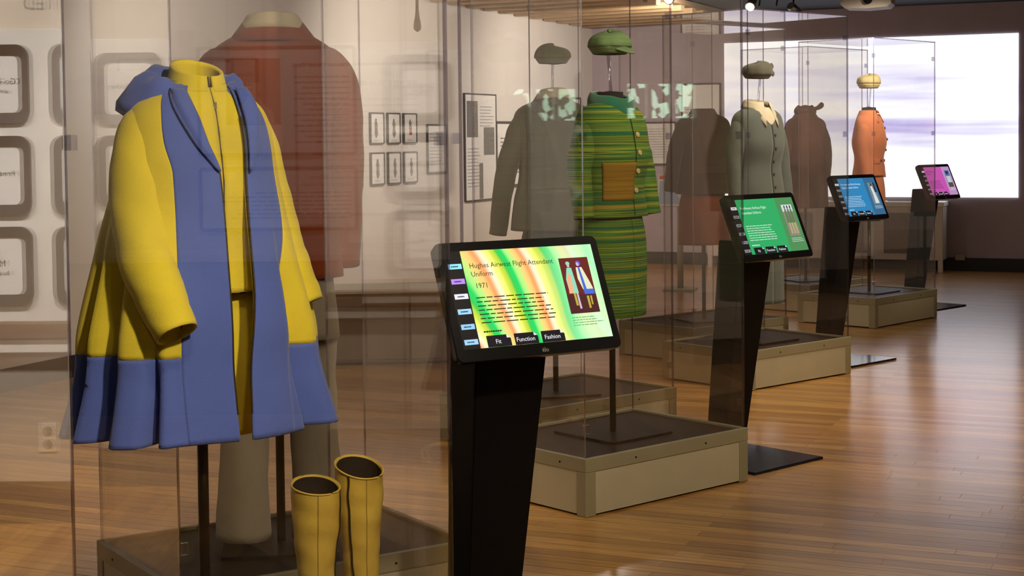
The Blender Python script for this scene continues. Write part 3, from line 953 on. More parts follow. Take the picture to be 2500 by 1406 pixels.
def make_case(F, a, label):
    c = thing('display_case', label, 'display case', (F[0], F[1], 0), a, 'clear display cases on low plinths')
    post, side, rail, e = 0.055, 0.0, 0.055, 0.004
    zr = CB - rail
    # panels, set back behind posts and rim
    boxes('side_panel', [((CW / 2, 0.012, (zr) / 2 + 0.004), (CW - 2 * post, 0.016, zr - 0.008))], M_PLINTH, c)
    boxes('side_panel', [((CW / 2, CD - 0.012, (zr) / 2 + 0.004), (CW - 2 * post, 0.016, zr - 0.008))], M_PLINTH, c)
    boxes('side_panel', [((0.012, CD / 2, (zr) / 2 + 0.004), (0.016, CD - 2 * post, zr - 0.008))], M_PLINTH, c)
    boxes('side_panel', [((CW - 0.012, CD / 2, (zr) / 2 + 0.004), (0.016, CD - 2 * post, zr - 0.008))], M_PLINTH, c)
    for x in (0, 1):
        for y in (0, 1):
            px = post / 2 if x == 0 else CW - post / 2
            py = post / 2 if y == 0 else CD - post / 2
            box('corner_post', (px, py, zr / 2), (post, post, zr), M_RIM, c, 0.004)
    box('rim_rail', (CW / 2, 0.010, CB - rail / 2), (CW, 0.02, rail), M_RIM, c, 0.002)
    box('rim_rail', (CW / 2, CD - 0.010, CB - rail / 2), (CW, 0.02, rail), M_RIM, c, 0.002)
    box('rim_rail', (0.010, CD / 2, CB - rail / 2), (0.02, CD - 0.04, rail), M_RIM, c, 0.002)
    box('rim_rail', (CW - 0.010, CD / 2, CB - rail / 2), (0.02, CD - 0.04, rail), M_RIM, c, 0.002)
    box('deck', (CW / 2, CD / 2, CB - 0.016), (CW - 0.04, CD - 0.04, 0.012), M_DECK, c)
    th, z0 = 0.008, CB - 0.010
    H = CT - z0
    i = 0.014
    for (x, y, r, w) in ((CW / 2, i, 0, CW - 2 * i + th), (CW / 2, CD - i, 0, CW - 2 * i + th), (i, CD / 2, pi / 2, CD - 2 * i - th), (CW - i, CD / 2, pi / 2, CD - 2 * i - th)):
        o = link('glass_pane', pane_mesh(w, H), c, (x, y, z0 + H / 2), (0, 0, r))
    o = link('top_pane', pane_mesh(CW - 2 * i + th, CD - 2 * i + th), c, (CW / 2, CD / 2, CT + 0.0045), (pi / 2, 0, 0))
    # small clear corner clips
    for (x, y, dx) in ((i, i, 1), (CW - i, i, -1)):
        for z in (0.345, 1.50, 2.10):
            boxes('corner_clip', [((x + dx * 0.012, y + 0.009, z), (0.030, 0.010, 0.034)), ((x + dx * 0.009, y + 0.014, z), (0.008, 0.022, 0.034))], CLIP, c)
    for x in (0.28, 0.70):
        bm = bmesh.new()
        bmesh.ops.create_cone(bm, cap_ends=True, segments=8, radius1=0.004, radius2=0.004, depth=0.004, matrix=T((x, -0.0005, CB - 0.03)) @ Matrix.Rotation(pi / 2, 4, 'X'))
        from_bm('rim_screw', bm, M_PLATE, c)
    for y in (0.15, 0.55):
        bm = bmesh.new()
        bmesh.ops.create_cone(bm, cap_ends=True, segments=8, radius1=0.004, radius2=0.004, depth=0.004, matrix=T((-0.0005, y, CB - 0.03)) @ Matrix.Rotation(pi / 2, 4, 'Y'))
        from_bm('rim_screw', bm, M_PLATE, c)
    return c

CASES = {
    'A': ((-0.955, 3.33), 0.580, 'nearest clear case, around the yellow and blue hooded coat'),
    'B': ((-0.953, 4.373), 0.580, 'clear case right behind the yellow coat, holding the rust jacket'),
    '2': ((0.279, 6.124), 0.716, 'clear case on beige plinth around the green striped suit'),
    '3': ((1.383, 9.151), 0.718, 'clear case around the grey jacket with cream shirt collar'),
    '4': ((2.786, 12.042), 0.810, 'farthest front clear case, around the orange suit'),
}
def uw(a): return Vector((cos(a), sin(a), 0)), Vector((-sin(a), cos(a), 0))
def second(F, a):
    """the case standing back to back behind another, shifted along it"""
    u, w = uw(a)
    B = Vector((F[0], F[1], 0)) + u * CW + w * CD
    R = B + u * 0.594 + w * 0.27
    return (R - u * CW).to_tuple()[:2]
CASES['2b'] = (second(*CASES['2'][:2]), 0.716, 'clear case behind the green suit, holding the olive jacket seen from behind')
CASES['3b'] = (second(*CASES['3'][:2]), 0.718, 'clear case behind the grey jacket, holding the dark maroon uniform')
CASES['4b'] = (second(*CASES['4'][:2]), 0.810, 'farthest back clear case, holding the brown coat with a neck scarf')
for k, (F, a, lb) in CASES.items():
    make_case(F, a, lb)
def centre(k, du=0.0, dw=0.0):
    F, a, _ = CASES[k]
    u, w = uw(a)
    p = Vector((F[0], F[1], 0)) + u * (CW / 2 + du) + w * (CD / 2 + dw)
    return p, a

# ------------------------------------------------------------------ mannequin stands
def stand(k, pos, rz, neck_z, label, rod=None, skin=M_FORM, hipz=1.0, sc=1.0):
    zb = CB - 0.010
    t = thing('mannequin_stand', label, 'mannequin', (pos.x, pos.y, zb), rz)
    box('base_plate', (0, 0, 0.005), (0.36, 0.36, 0.010), M_PLATE, t, 0.002)
    cyl('pole', (0, 0, 0.010), (0, 0, hipz - zb), 0.0135, 0.0135, M_POLE, t)
    z0 = neck_z - zb
    prof = [(z0, 0.050, 0.050), (z0 - 0.04, 0.052, 0.052), (z0 - 0.09, 0.085, 0.060), (z0 - 0.13, 0.135, 0.075), (z0 - 0.2, 0.14, 0.09), (z0 - 0.4, 0.12, 0.085), (hipz - zb, 0.10, 0.08)]
    def f(u, v):
        z = z0 + (hipz - zb - z0) * v
        rx, ry = interp(prof, z)
        x, y = ellip(2 * pi * u, rx * sc, ry * sc)
        return (x, y, z)
    surf('torso_form', f, 28, 16, skin, t, True, 0.004)
    n = 20
    pydata('neck_cap', [(0.05 * cos(2 * pi * i / n), 0.05 * sin(2 * pi * i / n), z0) for i in range(n)] + [(0, 0, z0 + 0.006)], [(i, (i + 1) % n, n) for i in range(n)], skin, t, True)
    if rod:
        (rx, ry), rz2 = rod
        cyl('hat_rod', (0.004, 0, z0), (rx, ry, rz2 - zb), 0.0075, 0.0075, ROD, t, 12)
    return t

# ------------------------------------------------------------------ garment builders
def body_prof(top, kind='w', hem=1.0, wide=1.0, flare=0.0):
    if kind == 'm':
        P = [(0.0, 0.080, 0.075), (-0.025, 0.125, 0.085), (-0.05, 0.175, 0.095), (-0.085, 0.215, 0.110), (-0.14, 0.232, 0.125), (-0.25, 0.225, 0.132), (-0.42, 0.200, 0.125), (-0.60, 0.215, 0.132), (-0.80, 0.228, 0.140)]
    else:
        P = [(0.0, 0.072, 0.068), (-0.016, 0.104, 0.076), (-0.032, 0.142, 0.086), (-0.056, 0.170, 0.096), (-0.10, 0.183, 0.108), (-0.16, 0.182, 0.122), (-0.24, 0.176, 0.132), (-0.36, 0.156, 0.112), (-0.50, 0.176, 0.125), (-0.62, 0.190, 0.135), (-0.95, 0.20, 0.14)]
    return [(top + z, rx * wide + flare * max(0, -z - 0.3), ry * wide + flare * max(0, -z - 0.3)) for z, rx, ry in P]

def body_surface(prof, wr=0.012, seed=0, folds=None):
    r = random.Random(seed)
    ph = [r.uniform(0, 6.28) for _ in range(8)]
    def S(th, z, out=0.0):
        rx, ry = interp(prof, z)
        k = 1 + wr * (sin(3 * th + ph[0] + 7 * z) + 0.6 * sin(5 * th + ph[1] - 11 * z) + 0.5 * sin(2 * th + ph[2] + 23 * z))
        if folds: k *= folds(th, z)
        x, y = ellip(th, (rx + out) * k, (ry + out) * k)
        return Vector((x, y, z))
    return S

def panel(name, S, th0, th1, z0, z1, m, parent, nu=24, nv=24, thick=0.004, out=0.0, thf=None):
    def f(u, v):
        z = z0 + (z1 - z0) * v
        a, b = (th0, th1) if thf is None else thf(z)
        return S(a + (b - a) * u, z, out)
    return surf(name, f, nu, nv, m, parent, False, thick)

def ring(name, S, z, m, parent, r=0.003, th0=0, th1=2 * pi, n=60, out=0.002, zf=None):
    pts = []
    for i in range(n + 1):
        th = th0 + (th1 - th0) * i / n
        zz = zf(th) if zf else z
        p = S(th, zz, out)
        pts.append((i, p.x, p.y, p.z, r))
    return tube(name, pts, m, parent, 6, n, 0)

def vline(name, S, thf, z0, z1, m, parent, r=0.002, n=40, out=0.003, wig=0.0):
    pts = []
    for i in range(n + 1):
        z = z0 + (z1 - z0) * i / n
        p = S(thf(z) + wig * sin(i * 0.9), z, out)
        pts.append((i, p.x, p.y, p.z, r))
    return tube(name, pts, m, parent, 6, n, 0)

def button(S, th, z, m, parent, r=0.011, out=0.007, name='button'):
    p = S(th, z, out); q = S(th, z, out + 0.006)
    return cyl(name, p - (q - p) * 0.5, q, r, r * 0.8, m, parent, 16)

def collar(name, prof, m, parent, thick=0.004, n=48, gap=0.35, closed=False):
    """prof(th) -> list of points from inner top to outer edge"""
    def f(u, v):
        th = gap + (2 * pi - 2 * gap) * u
        P = prof(th)
        k = v * (len(P) - 1); i = min(int(k), len(P) - 2); t = k - i
        return P[i].lerp(P[i + 1], t)
    return surf(name, f, n, 8, m, parent, False, thick, 0)

# ================================================================== coat A
pA, aA = centre('A', -0.045, -0.01)
rA = 0.68
zb = 0.0
stand('A', pA, aA, 1.625, 'black stand with slim pole inside the yellow and blue coat', hipz=0.95)
coat = thing('hooded_coat', 'flared yellow wool coat with blue hem, front bands and folded blue hood', 'coat', (pA.x, pA.y, 0), rA)
cprof = [(1.640, 0.075, 0.070), (1.615, 0.115, 0.085), (1.59, 0.155, 0.098), (1.555, 0.178, 0.115), (1.50, 0.190, 0.130), (1.40, 0.205, 0.145), (1.25, 0.246, 0.172), (1.05, 0.292, 0.208), (0.95, 0.300, 0.220), (0.80, 0.338, 0.255)]
VAL = [(-1.24, 0.11, 0.62), (-0.74, 0.050, 0.34), (0.62, 0.08, 0.26), (1.05, 0.10, 0.25), (1.75, 0.12, 0.2), (2.5, 0.13, 0.2), (3.2, 0.12, 0.2), (3.95, 0.12, 0.2), (4.65, 0.10, 0.18)]
def cfold(th, z):
    if th > pi * 1.5 + 0.1: th -= 2 * pi
    g = max(0.0, min(1.0, (1.42 - z) / 0.55)); g = g * g * (3 - 2 * g)
    g2 = max(0.0, min(1.0, (1.10 - z) / 0.3)); g2 = g2 * g2 * (3 - 2 * g2)
    k = 1.0 + 0.03 * g * sin(7 * th + 1.1)
    for i, (t0, s, A) in enumerate(VAL):
        gg = g2 if i == 1 else g
        d = (th - t0) / s
        if abs(d) < 4: k -= A * gg * exp(-d * d)
        d2 = (th - t0 - 2.0 * s) / (1.3 * s)
        if abs(d2) < 4: k += 0.04 * g * exp(-d2 * d2)
    return k
S = body_surface(cprof, 0.006, 2, cfold)
opn = [(1.640, -0.060, 0.055), (1.60, -0.058, 0.058), (1.50, -0.040, 0.062), (1.42, -0.016, 0.056), (1.14, -0.022, 0.040), (0.98, -0.030, 0.014), (0.80, -0.036, -0.006)]
def th_of_x(x, z):
    rx, ry = interp(cprof, z)
    return math.asin(max(-0.95, min(0.95, x / rx)))
def thL(z): return th_of_x(interp(opn, z)[0], z)
def thR(z): return th_of_x(interp(opn, z)[1], z)
BW = [(1.64, 0.06), (1.5, 0.10), (1.3, 0.112), (0.735, 0.118)]
def arc(z):
    rx, ry = interp(cprof, z)
    return interp(BW, z)[0] / (0.5 * (rx + ry) + 0.02)
ZH = 0.998
panel('coat_body', S, 0, 0, 1.635, ZH, M_YEL, coat, 240, 60, thf=lambda z: (thR(z) + arc(z), 2 * pi + thL(z) - arc(z)))
panel('hem_band', S, 0, 0, ZH, 0.80, M_BLUE, coat, 240, 20, thf=lambda z: (thR(z) + arc(z), 2 * pi + thL(z) - arc(z)))
panel('front_band', S, 0, 0, 1.635, 0.80, M_BLUE, coat, 16, 60, thf=lambda z: (thL(z) - arc(z), thL(z)))
panel('front_band', S, 0, 0, 1.635, 0.80, M_BLUE, coat, 16, 60, thf=lambda z: (thR(z), thR(z) + arc(z)))
vline('front_zip', S, thL, 1.56, 0.86, M_ZIP, coat, 0.0026, 90)
vline('front_zip', S, thR, 1.56, 0.86, M_ZIP, coat, 0.0026, 90)
panel('lining', S, 0, 2 * pi, 1.60, 0.81, M_YEL, coat, 240, 40, thf=lambda z: (thR(z) + 0.02, 2 * pi + thL(z) - 0.02), out=-0.012)
ring('hem_edge', S, 0.802, fabric('dark_blue_binding', 50, 58, 104), coat, 0.0028, thR(0.80) + 0.01, 2 * pi + thL(0.80) - 0.01, 260)
# sleeves
tube('sleeve', [(0, -0.112, 0.0, 1.570, 0.036), (0.6, -0.142, -0.003, 1.528, 0.058), (2, -0.174, -0.03, 1.40, 0.066), (4, -0.192, -0.105, 1.23, 0.064), (5.2, -0.190, -0.165, 1.15, 0.060), (7, -0.176, -0.222, 1.060, 0.050)], M_YEL, coat, 28, 44, 0.005, wr=0.03, seed=3)
tube('sleeve', [(0, 0.112, 0.0, 1.570, 0.036), (0.6, 0.142, -0.003, 1.528, 0.058), (2, 0.170, -0.01, 1.40, 0.066), (4, 0.205, -0.035, 1.24, 0.062), (7, 0.246, -0.085, 1.085, 0.052)], M_YEL, coat, 28, 44, 0.005, wr=0.03, seed=4)
# folded hood lying round the neck and over the shoulders
def hood(th):
    s = sin(th / 2)                                 # 0 at the front, 1 at the back
    sd = abs(sin(th))
    w = 0.018 + 0.086 * s ** 1.15
    z0 = 1.585 + 0.062 * s ** 0.8
    P = []
    for q in range(13):
        t = q / 12
        rr = 0.060 + w * t + 0.006 * sin(t * 9 + th * 3)
        x, y = ellip(th, rr * (1.05 + 0.20 * sd), rr * (0.96 + 0.12 * s))
        hgt = z0 + 0.034 * sin(pi * min(1, t * 1.2)) * (0.3 + s) - 0.034 * t ** 1.8 * (0.8 + 0.5 * sd) + 0.005 * sin(t * 12 + 3 * th) + 0.004 * sin(9 * th)
        P.append(Vector((x, y + 0.012 * s, hgt)))
    for dz, dr in ((0.014, 0.002), (0.026, -0.006), (0.032, -0.02)):
        rr = 0.060 + w + dr
        x, y = ellip(th, rr * (1.05 + 0.20 * sd), rr * (0.96 + 0.12 * s))
        P.append(Vector((x, y + 0.012 * s, P[12].z - dz)))
    return P
collar('hood', hood, M_BLUE, coat, 0.008, 120, 0.62)
def hfl(sg, xs):
    """turned-back edge of the opening, from the neck down to the chest"""
    def f(u, v):
        z = 1.628 - 0.20 * v
        th = (thL(z) if sg < 0 else thR(z))
        wd = (0.34 * (1 - v) ** 0.8 + 0.02) * u
        p = S(th + sg * wd, z, 0.010 + 0.016 * sin(pi * min(1.0, u * 1.1)) * (1 - v) + 0.004)
        return p
    surf('hood_edge', f, 12, 24, M_BLUE, coat, False, 0.006)
hfl(-1, 0); hfl(1, 0)

# inner zipped yellow jacket and skirt worn under the coat
ij = thing('zip_jacket', 'yellow high-collared jacket with centre zip worn under the flared coat', 'jacket', (pA.x, pA.y, 0), rA)
iprof = [(1.700, 0.056, 0.056), (1.655, 0.060, 0.060), (1.625, 0.072, 0.070), (1.600, 0.110, 0.084), (1.56, 0.140, 0.100), (1.48, 0.150, 0.118), (1.40, 0.150, 0.130), (1.27, 0.146, 0.128), (1.135, 0.158, 0.140)]
S2 = body_surface(iprof, 0.006, 9)
def neck_z(th):                                     # collar top rises at the back
    return 1.656 + 0.046 * (1 - cos(th)) / 2
panel('jacket_body', S2, 0.012, 2 * pi - 0.012, 1.628, 1.135, M_YEL, ij, 60, 40)
def fc(u, v):
    th = 0.10 + (2 * pi - 0.20) * u
    z = 1.618 + (neck_z(th) - 1.618) * v
    p = S2(th, z); k = 1 + 0.03 * sin(pi * v)
    return Vector((p.x * k, p.y * k - 0.006 * v, z))
surf('stand_collar', fc, 60, 8, M_YEL, ij, False, 0.010, 0)
def fc2(u, v):
    th = 0.10 + (2 * pi - 0.20) * u
    p = fc(u, 0.50); return Vector((p.x * (1.05 + 0.02 * sin(3 * th)), p.y * 1.05, p.z))
tube('collar_seam', [(i, *(fc2(i / 40, 0)), 0.0016) for i in range(41)], fabric('yellow_thread', 180, 150, 24), ij, 6, 40)
vline('centre_zip', S2, lambda z: 0.0, 1.655, 1.14, M_ZIP, ij, 0.0022, 60, 0.002, 0.006)
p = S2(0, 1.585, 0.008)
box('zip_pull', tuple(p), (0.006, 0.003, 0.018), M_METAL, ij, 0.001)
ring('waist_hem', S2, 1.137, fabric('yellow_thread', 180, 150, 24), ij, 0.003)
sk = thing('yellow_skirt', 'yellow straight skirt showing in the gap of the hooded coat', 'skirt', (pA.x, pA.y, 0), rA)
S3 = body_surface([(1.128, 0.13, 0.105), (1.0, 0.145, 0.125), (0.76, 0.155, 0.138)], 0.012, 5)
panel('skirt_panel', S3, 0, 2 * pi, 1.128, 0.788, M_YEL, sk, 60, 20)
vline('front_pleat', S3, lambda z: 0.12, 1.12, 0.80, fabric('yellow_thread', 180, 150, 24), sk, 0.002, 20, 0.002)

# boots
def boot(pos, rz, lean, label, zipside):
    zb = CB - 0.010
    t = thing('knee_boot', label, 'boot', (pos[0], pos[1], zb), rz, 'pair of yellow knee boots')
    h = pos[2] - zb
    rows = [(0.0, 0.036, 0.0, -0.010), (0.03, 0.036, 0, -0.008), (0.07, 0.037, 0, 0.0), (0.12, 0.041, 0.0, 0.003), (0.22, 0.047, 0.0, 0.004), (0.32, 0.055, 0.0, 0.002), (h, 0.0595, 0.0, 0.0)]
    r = random.Random(int(pos[0] * 1000))
    ph = [r.uniform(0, 6) for _ in range(5)]
    def f(u, v, o=0.0):
        z = 0.03 + (h - 0.03) * v
        rr, _, dy = interp(rows, z)
        rr += o
        th = 2 * pi * u
        k = 1 + 0.025 * sin(2 * th + ph[0] + z * 22) + 0.018 * sin(3 * th + ph[1] - z * 45) + 0.012 * sin(z * 95 + ph[2] + th)
        top = (-0.017 * cos(th) + 0.004 * sin(th + ph[3])) * v ** 8
        return Vector((rr * k * sin(th) * 1.04 + lean * z * 0.25, -rr * k * cos(th) + dy, z + top))
    surf('shaft', f, 40, 48, M_BOOT, t, True, 0.003)
    def g(u, v): return f(u, 0.05 + 0.945 * v, -0.006)
    surf('lining', g, 40, 16, M_BOOTIN, t, True, 0)
    o = 2 * pi
    def seam(a, nm, m, rad, out, wig=0.0):
        pts = []
        for i in range(41):
            p = f(a / (2 * pi) + wig * sin(i * 0.7), 0.02 + 0.975 * i / 40, out)
            pts.append((i, p.x, p.y, p.z, rad))
        tube(nm, pts, m, t, 6, 60)
    seam(-0.35, 'seam', fabric('yellow_thread', 180, 150, 24), 0.0013, 0.001)
    seam(zipside, 'side_zip', M_ZIP, 0.0028, 0.001, 0.003)
    rim = [(i, *f(i / 40, 1.0, 0.0), 0.0024) for i in range(41)]
    tube('top_edge', rim, M_BOOT, t, 6, 40)
    # foot, heel
    tube('foot', [(0, 0, 0.030, 0.045, 0.034), (1, 0, 0.0, 0.040, 0.038), (2, 0, -0.06, 0.030, 0.034), (3, 0, -0.12, 0.022, 0.030), (4, 0, -0.165, 0.018, 0.012)], M_BOOT, t, 20, 20, 0, 0.75, cap=True)
    box('heel', (0, 0.028, 0.009), (0.05, 0.045, 0.018), M_BOOTIN, t, 0.004)
    return t
boot((-0.500, 3.90, 0.636), 0.60, 0.0, 'yellow leather knee boot with open top, left and nearer one', 1.15)
boot((-0.392, 4.00, 0.662), 0.78, -0.10, 'yellow leather knee boot with dark side zip, right and farther one', -1.15)

# ------------------------------------------------------------------ tailored jackets
def jacket(pos, rz, top, hem, m, label, kind='w', wide=1.0, sleeves=None, back=False, cat='jacket', flare=0.0, seed=0, name='jacket', wr=0.012, cuffz=None, arm=0.0):
    t = thing(name, label, cat, (pos.x, pos.y, 0), rz)
    prof = body_prof(top, kind, wide=wide, flare=flare)
    S = body_surface(prof, wr, seed)
    panel('jacket_body', S, 0.02, 2 * pi - 0.02, top - 0.002, hem, m, t, 64, 44, 0.005)
    ring('hem_edge', S, hem + 0.004, m, t, 0.003)
    sx = (0.200 if kind == 'm' else 0.168) * wide
    cz = cuffz or hem - 0.02
    L = top - 0.085 - cz
    for sg in (-1, 1):
        r0 = 0.075 if kind == 'm' else 0.058
        tube('sleeve', [(0, sg * (sx - 0.050), 0, top - 0.082, r0 * 0.50), (0.6, sg * (sx - 0.018), 0, top - 0.115, r0 * 0.86), (2, sg * (sx + 0.016), 0.0, top - 0.21, r0),
                        (4, sg * (sx + 0.045 + arm * 0.5), -0.005, top - 0.085 - L * 0.5, r0 * 0.9), (7, sg * (sx + 0.055 + arm), -0.04, cz, r0 * 0.76)], m, t, 24, 36, 0.004, wr=0.035, seed=seed + sg + 5)
    return t, S, prof

def shirt_collar(t, top, m, r=0.062, point=0.075, name='shirt_collar', lift=0.035, gap=0.22):
    def pr(th):
        s = (1 - cos(th)) / 2
        front = max(0, 1 - min(th - gap, 2 * pi - gap - th) / 0.75)
        x0, y0 = ellip(th, r * 0.92, r * 0.92)
        x1, y1 = ellip(th, r * 1.05, r * 1.05)
        z = top + lift * (0.45 + 0.55 * s)
        w = 0.030 + point * front ** 1.5
        x2, y2 = ellip(th, r * 1.25 + w * 0.55, r * 1.15 + w * 0.35)
        return [Vector((x0, y0, z - 0.02)), Vector((x1, y1, z)), Vector((x1 * 1.07, y1 * 1.07, z - 0.003)), Vector((x2, y2, z - 0.022 - w * 0.85))]
    return collar(name, pr, m, t, 0.004, 64, gap)

def back_collar(t, top, m, r=0.075, w=0.05, gap=0.9, name='jacket_collar'):
    def pr(th):
        x0, y0 = ellip(th, r * 0.95, r * 0.92)
        x2, y2 = ellip(th, r * 1.0 + w * 0.85, r + w * 0.35)
        return [Vector((x0, y0, top + 0.012)), Vector((x0 * 1.04, y0 * 1.04, top + 0.030)), Vector((x0 * 1.1, y0 * 1.1, top + 0.028)), Vector((x2, y2, top - w * 0.62))]
    return collar(name, pr, m, t, 0.005, 48, gap)

# rust jacket B, seen from behind, with pale flared trousers
pB, aB = centre('B', -0.005, 0.0)
rB = aB + pi - 0.45
stand('B', pB, rB, 1.86, 'stand carrying the rust jacket and grey trousers', hipz=1.0, skin=M_CREAM)
jb, Sb, prb = jacket(pB, rB, 1.850, 1.07, M_RUST, 'rust-brown wool jacket seen from behind above the yellow coat', 'm', 0.90, back=True, seed=11, cuffz=1.10, arm=-0.03)
back_collar(jb, 1.850, M_RUST, 0.080, 0.065, 0.7)
shirt_collar(jb, 1.862, M_CREAM, 0.072, 0.03)
vline('centre_seam', Sb, lambda z: pi, 1.80, 1.07, fabric('rust_thread', 104, 50, 24), jb, 0.0016, 40, 0.0018)
for th in (pi - 0.75, pi + 0.75):
    vline('side_seam', Sb, lambda z, th=th: th, 1.62, 1.07, fabric('rust_thread', 104, 50, 24), jb, 0.0013, 40, 0.0015)
tr = thing('flared_trousers', 'pale grey flared trousers below the rust jacket', 'trousers', (pB.x, pB.y, 0), rB)
Sw = body_surface([(1.10, 0.17, 0.12), (0.95, 0.185, 0.135), (0.88, 0.19, 0.14)], 0.01, 3)
panel('waist', Sw, 0, 2 * pi, 1.10, 0.88, M_GREYW, tr, 40, 10)
for sg in (-1, 1):
    tube('trouser_leg', [(0, sg * 0.092, 0, 0.92, 0.096), (2, sg * 0.100, 0, 0.72, 0.080), (4, sg * 0.112, 0, 0.50, 0.076), (6, sg * 0.120, 0, 0.245, 0.088)], M_GREYW, tr, 32, 30, 0.004, 0.85, wr=0.03, seed=20 + sg)
    vline_pts = [(i, sg * (0.092 + 0.028 * i / 10), 0.070 - 0.002 * i, 0.9 - 0.0645 * i, 0.0016) for i in range(11)]

# green striped suit, case 2
p2, a2 = centre('2', 0.012, 0.0)
r2 = a2 + 0.12
stand('2', p2, a2, 1.690, 'black stand with clear rod under the green striped suit', rod=((0.0, 0.01), 1.86), hipz=1.0)
jg, Sg, prg = jacket(p2, r2, 1.648, 1.16, M_STRIPE, 'green multi-striped wool jacket with emerald roll collar', 'w', 1.03, seed=21, cuffz=1.16, wr=0.010)
def roll(th):
    s = (1 - cos(th)) / 2
    P = []
    for q in range(9):
        a_ = -0.5 + q / 8 * 3.6
        rr = 0.062 + 0.016 * (1 - cos(a_))
        x, y = ellip(th, rr * 1.02, rr * 0.98)
        P.append(Vector((x, y, 1.648 + 0.008 + 0.026 * sin(a_) + 0.012 * s)))
    return P
def fr(u, v):
    th = 2 * pi * u
    s = (1 - cos(th)) / 2
    rr = 0.088 - 0.012 * v + 0.006 * sin(v * 3.1)
    x, y = ellip(th, rr * 1.05, rr)
    return Vector((x, y - 0.01 * (1 - s), 1.600 + 0.034 * s + 0.060 * v + 0.003 * sin(5 * th)))
surf('roll_collar', fr, 48, 10, M_TEAL, jg, True, 0.012, 0)
for z in (1.508, 1.432, 1.354, 1.272):
    button(Sg, 0.10, z, M_BTN, jg, 0.0125)
vline('front_edge', Sg, lambda z: 0.26, 1.62, 1.165, fabric('dark_green_thread', 30, 60, 30), jg, 0.0016, 40, 0.002)
def refl_pt(u, v): return Sg(-0.98 + 0.98 * u, 1.392 - 0.160 * v, 0.006)
surf('reflection_patch', refl_pt, 16, 12, M_MUST, jg, False, 0.003)  # mustard reflection in the pane, built as a patch on the jacket
sg2 = thing('striped_skirt', 'green multi-striped straight skirt below the matching jacket', 'skirt', (p2.x, p2.y, 0), r2)
Ss = body_surface([(1.20, 0.135, 0.10), (1.08, 0.165, 0.120), (0.95, 0.168, 0.125), (0.735, 0.162, 0.122)], 0.008, 6)
panel('skirt_panel', Ss, 0, 2 * pi, 1.20, 0.735, M_STRIPE, sg2, 60, 24)
ring('hem_edge', Ss, 0.738, M_STRIPE, sg2, 0.003)

def soft_cap(pos, rz, z, w, h, m, label, brim=True, tilt=0.0, bow=None, kind='cap', cat='hat'):
    t = thing(kind, label, cat, (pos.x, pos.y, z), rz)
    t.rotation_euler = (tilt, 0, rz)
    def f(u, v):
        th = 2 * pi * u
        a_ = v * pi * 0.5
        bul = 1 + 0.05 * abs(cos(4 * th)) * sin(a_)
        if kind == 'newsboy_cap':
            rr = sin(a_) ** 0.75 if v < 1 else 1
            z_ = h * (0.30 + 0.70 * cos(a_) ** 0.85)
        elif kind == 'pillbox_hat':
            rr = sin(a_) ** 0.5
            z_ = h * (0.35 + 0.65 * cos(a_) ** 0.7)
        else:
            rr = sin(a_) ** 0.55
            z_ = h * (0.25 + 0.75 * cos(a_) ** 0.7)
        asym = 1 + 0.18 * sin(th) * (z_ / h - 0.4)
        return Vector((w / 2 * rr * bul * sin(th), -w / 2 * 0.86 * rr * bul * cos(th), z_ * asym))
    surf('crown', f, 48, 14, m, t, True, 0.003)
    def g(u, v):
        th = 2 * pi * u
        k = 1 - 0.24 * v
        zz = h * (0.32 * (1 - v) ** 1.2) + 0.0
        return Vector((w / 2 * k * sin(th), -w / 2 * 0.86 * k * cos(th), zz))
    surf('band', g, 48, 4, m, t, True, 0.003)
    if brim:
        def b(u, v):
            th = -0.95 + 1.9 * u
            k = 0.82 + 0.26 * v * cos(th * 1.45)
            return Vector((w / 2 * k * sin(th), -w / 2 * 0.95 * k * cos(th), h * (0.26 - 0.30 * v * cos(th * 1.3))))
        surf('brim', b, 24, 5, m, t, False, 0.005)
        for i in range(6):
            pts = [(j, *(f(i / 6, 0.02 + 0.96 * j / 12) * 1.005), 0.0014) for j in range(13)]
            tube('crown_seam', pts, m, t, 6, 14)
        bmx = bmesh.new(); bmesh.ops.create_uvsphere(bmx, u_segments=12, v_segments=8, radius=0.009, matrix=T((0, 0, h + 0.002)))
        from_bm('top_button', bmx, m, t, True)
    if bow:
        for s in (-1, 1):
            tube('bow', [(0, w / 2 * 0.95, 0, h * 0.55, 0.006), (1, w / 2 * 1.03, s * 0.012, h * (0.55 + 0.22 * s), 0.013), (2, w / 2 * 1.02, s * 0.02, h * (0.55 + 0.42 * s), 0.005)], m, t, 10, 10, 0, 0.5, cap=True)
    return t
soft_cap(p2, r2 + 0.3, 1.853, 0.205, 0.095, M_HATG, 'green striped newsboy cap on a clear rod above the striped suit', kind='newsboy_cap')

# olive jacket from behind, case 2b
p2b, a2b = centre('2b', -0.02, 0.0)
r2b = a2b + pi - 0.45
stand('2b', p2b, r2b, 1.72, 'stand with clear rod carrying the olive jacket', rod=((0.0, 0.0), 1.875), skin=M_CREAM)
jo, So, _ = jacket(p2b, r2b, 1.685, 1.04, M_OLIVE, 'olive-grey jacket seen from behind left of the green suit', 'w', 1.08, seed=31, cuffz=1.02, arm=0.045, flare=0.03)
back_collar(jo, 1.685, M_OLIVE, 0.074, 0.05, 0.6)
shirt_collar(jo, 1.700, M_CREAM, 0.062, 0.02, lift=0.045)
vline('centre_seam', So, lambda z: pi, 1.65, 1.04, fabric('olive_thread', 70, 70, 52), jo, 0.0016, 40, 0.0018)
sk2 = thing('olive_skirt', 'olive-grey skirt below the olive jacket', 'skirt', (p2b.x, p2b.y, 0), r2b)
Sx = body_surface([(1.10, 0.13, 0.10), (0.98, 0.165, 0.125), (0.72, 0.185, 0.14)], 0.012, 7)
panel('skirt_panel', Sx, 0, 2 * pi, 1.10, 0.72, M_OLIVE, sk2, 50, 20)
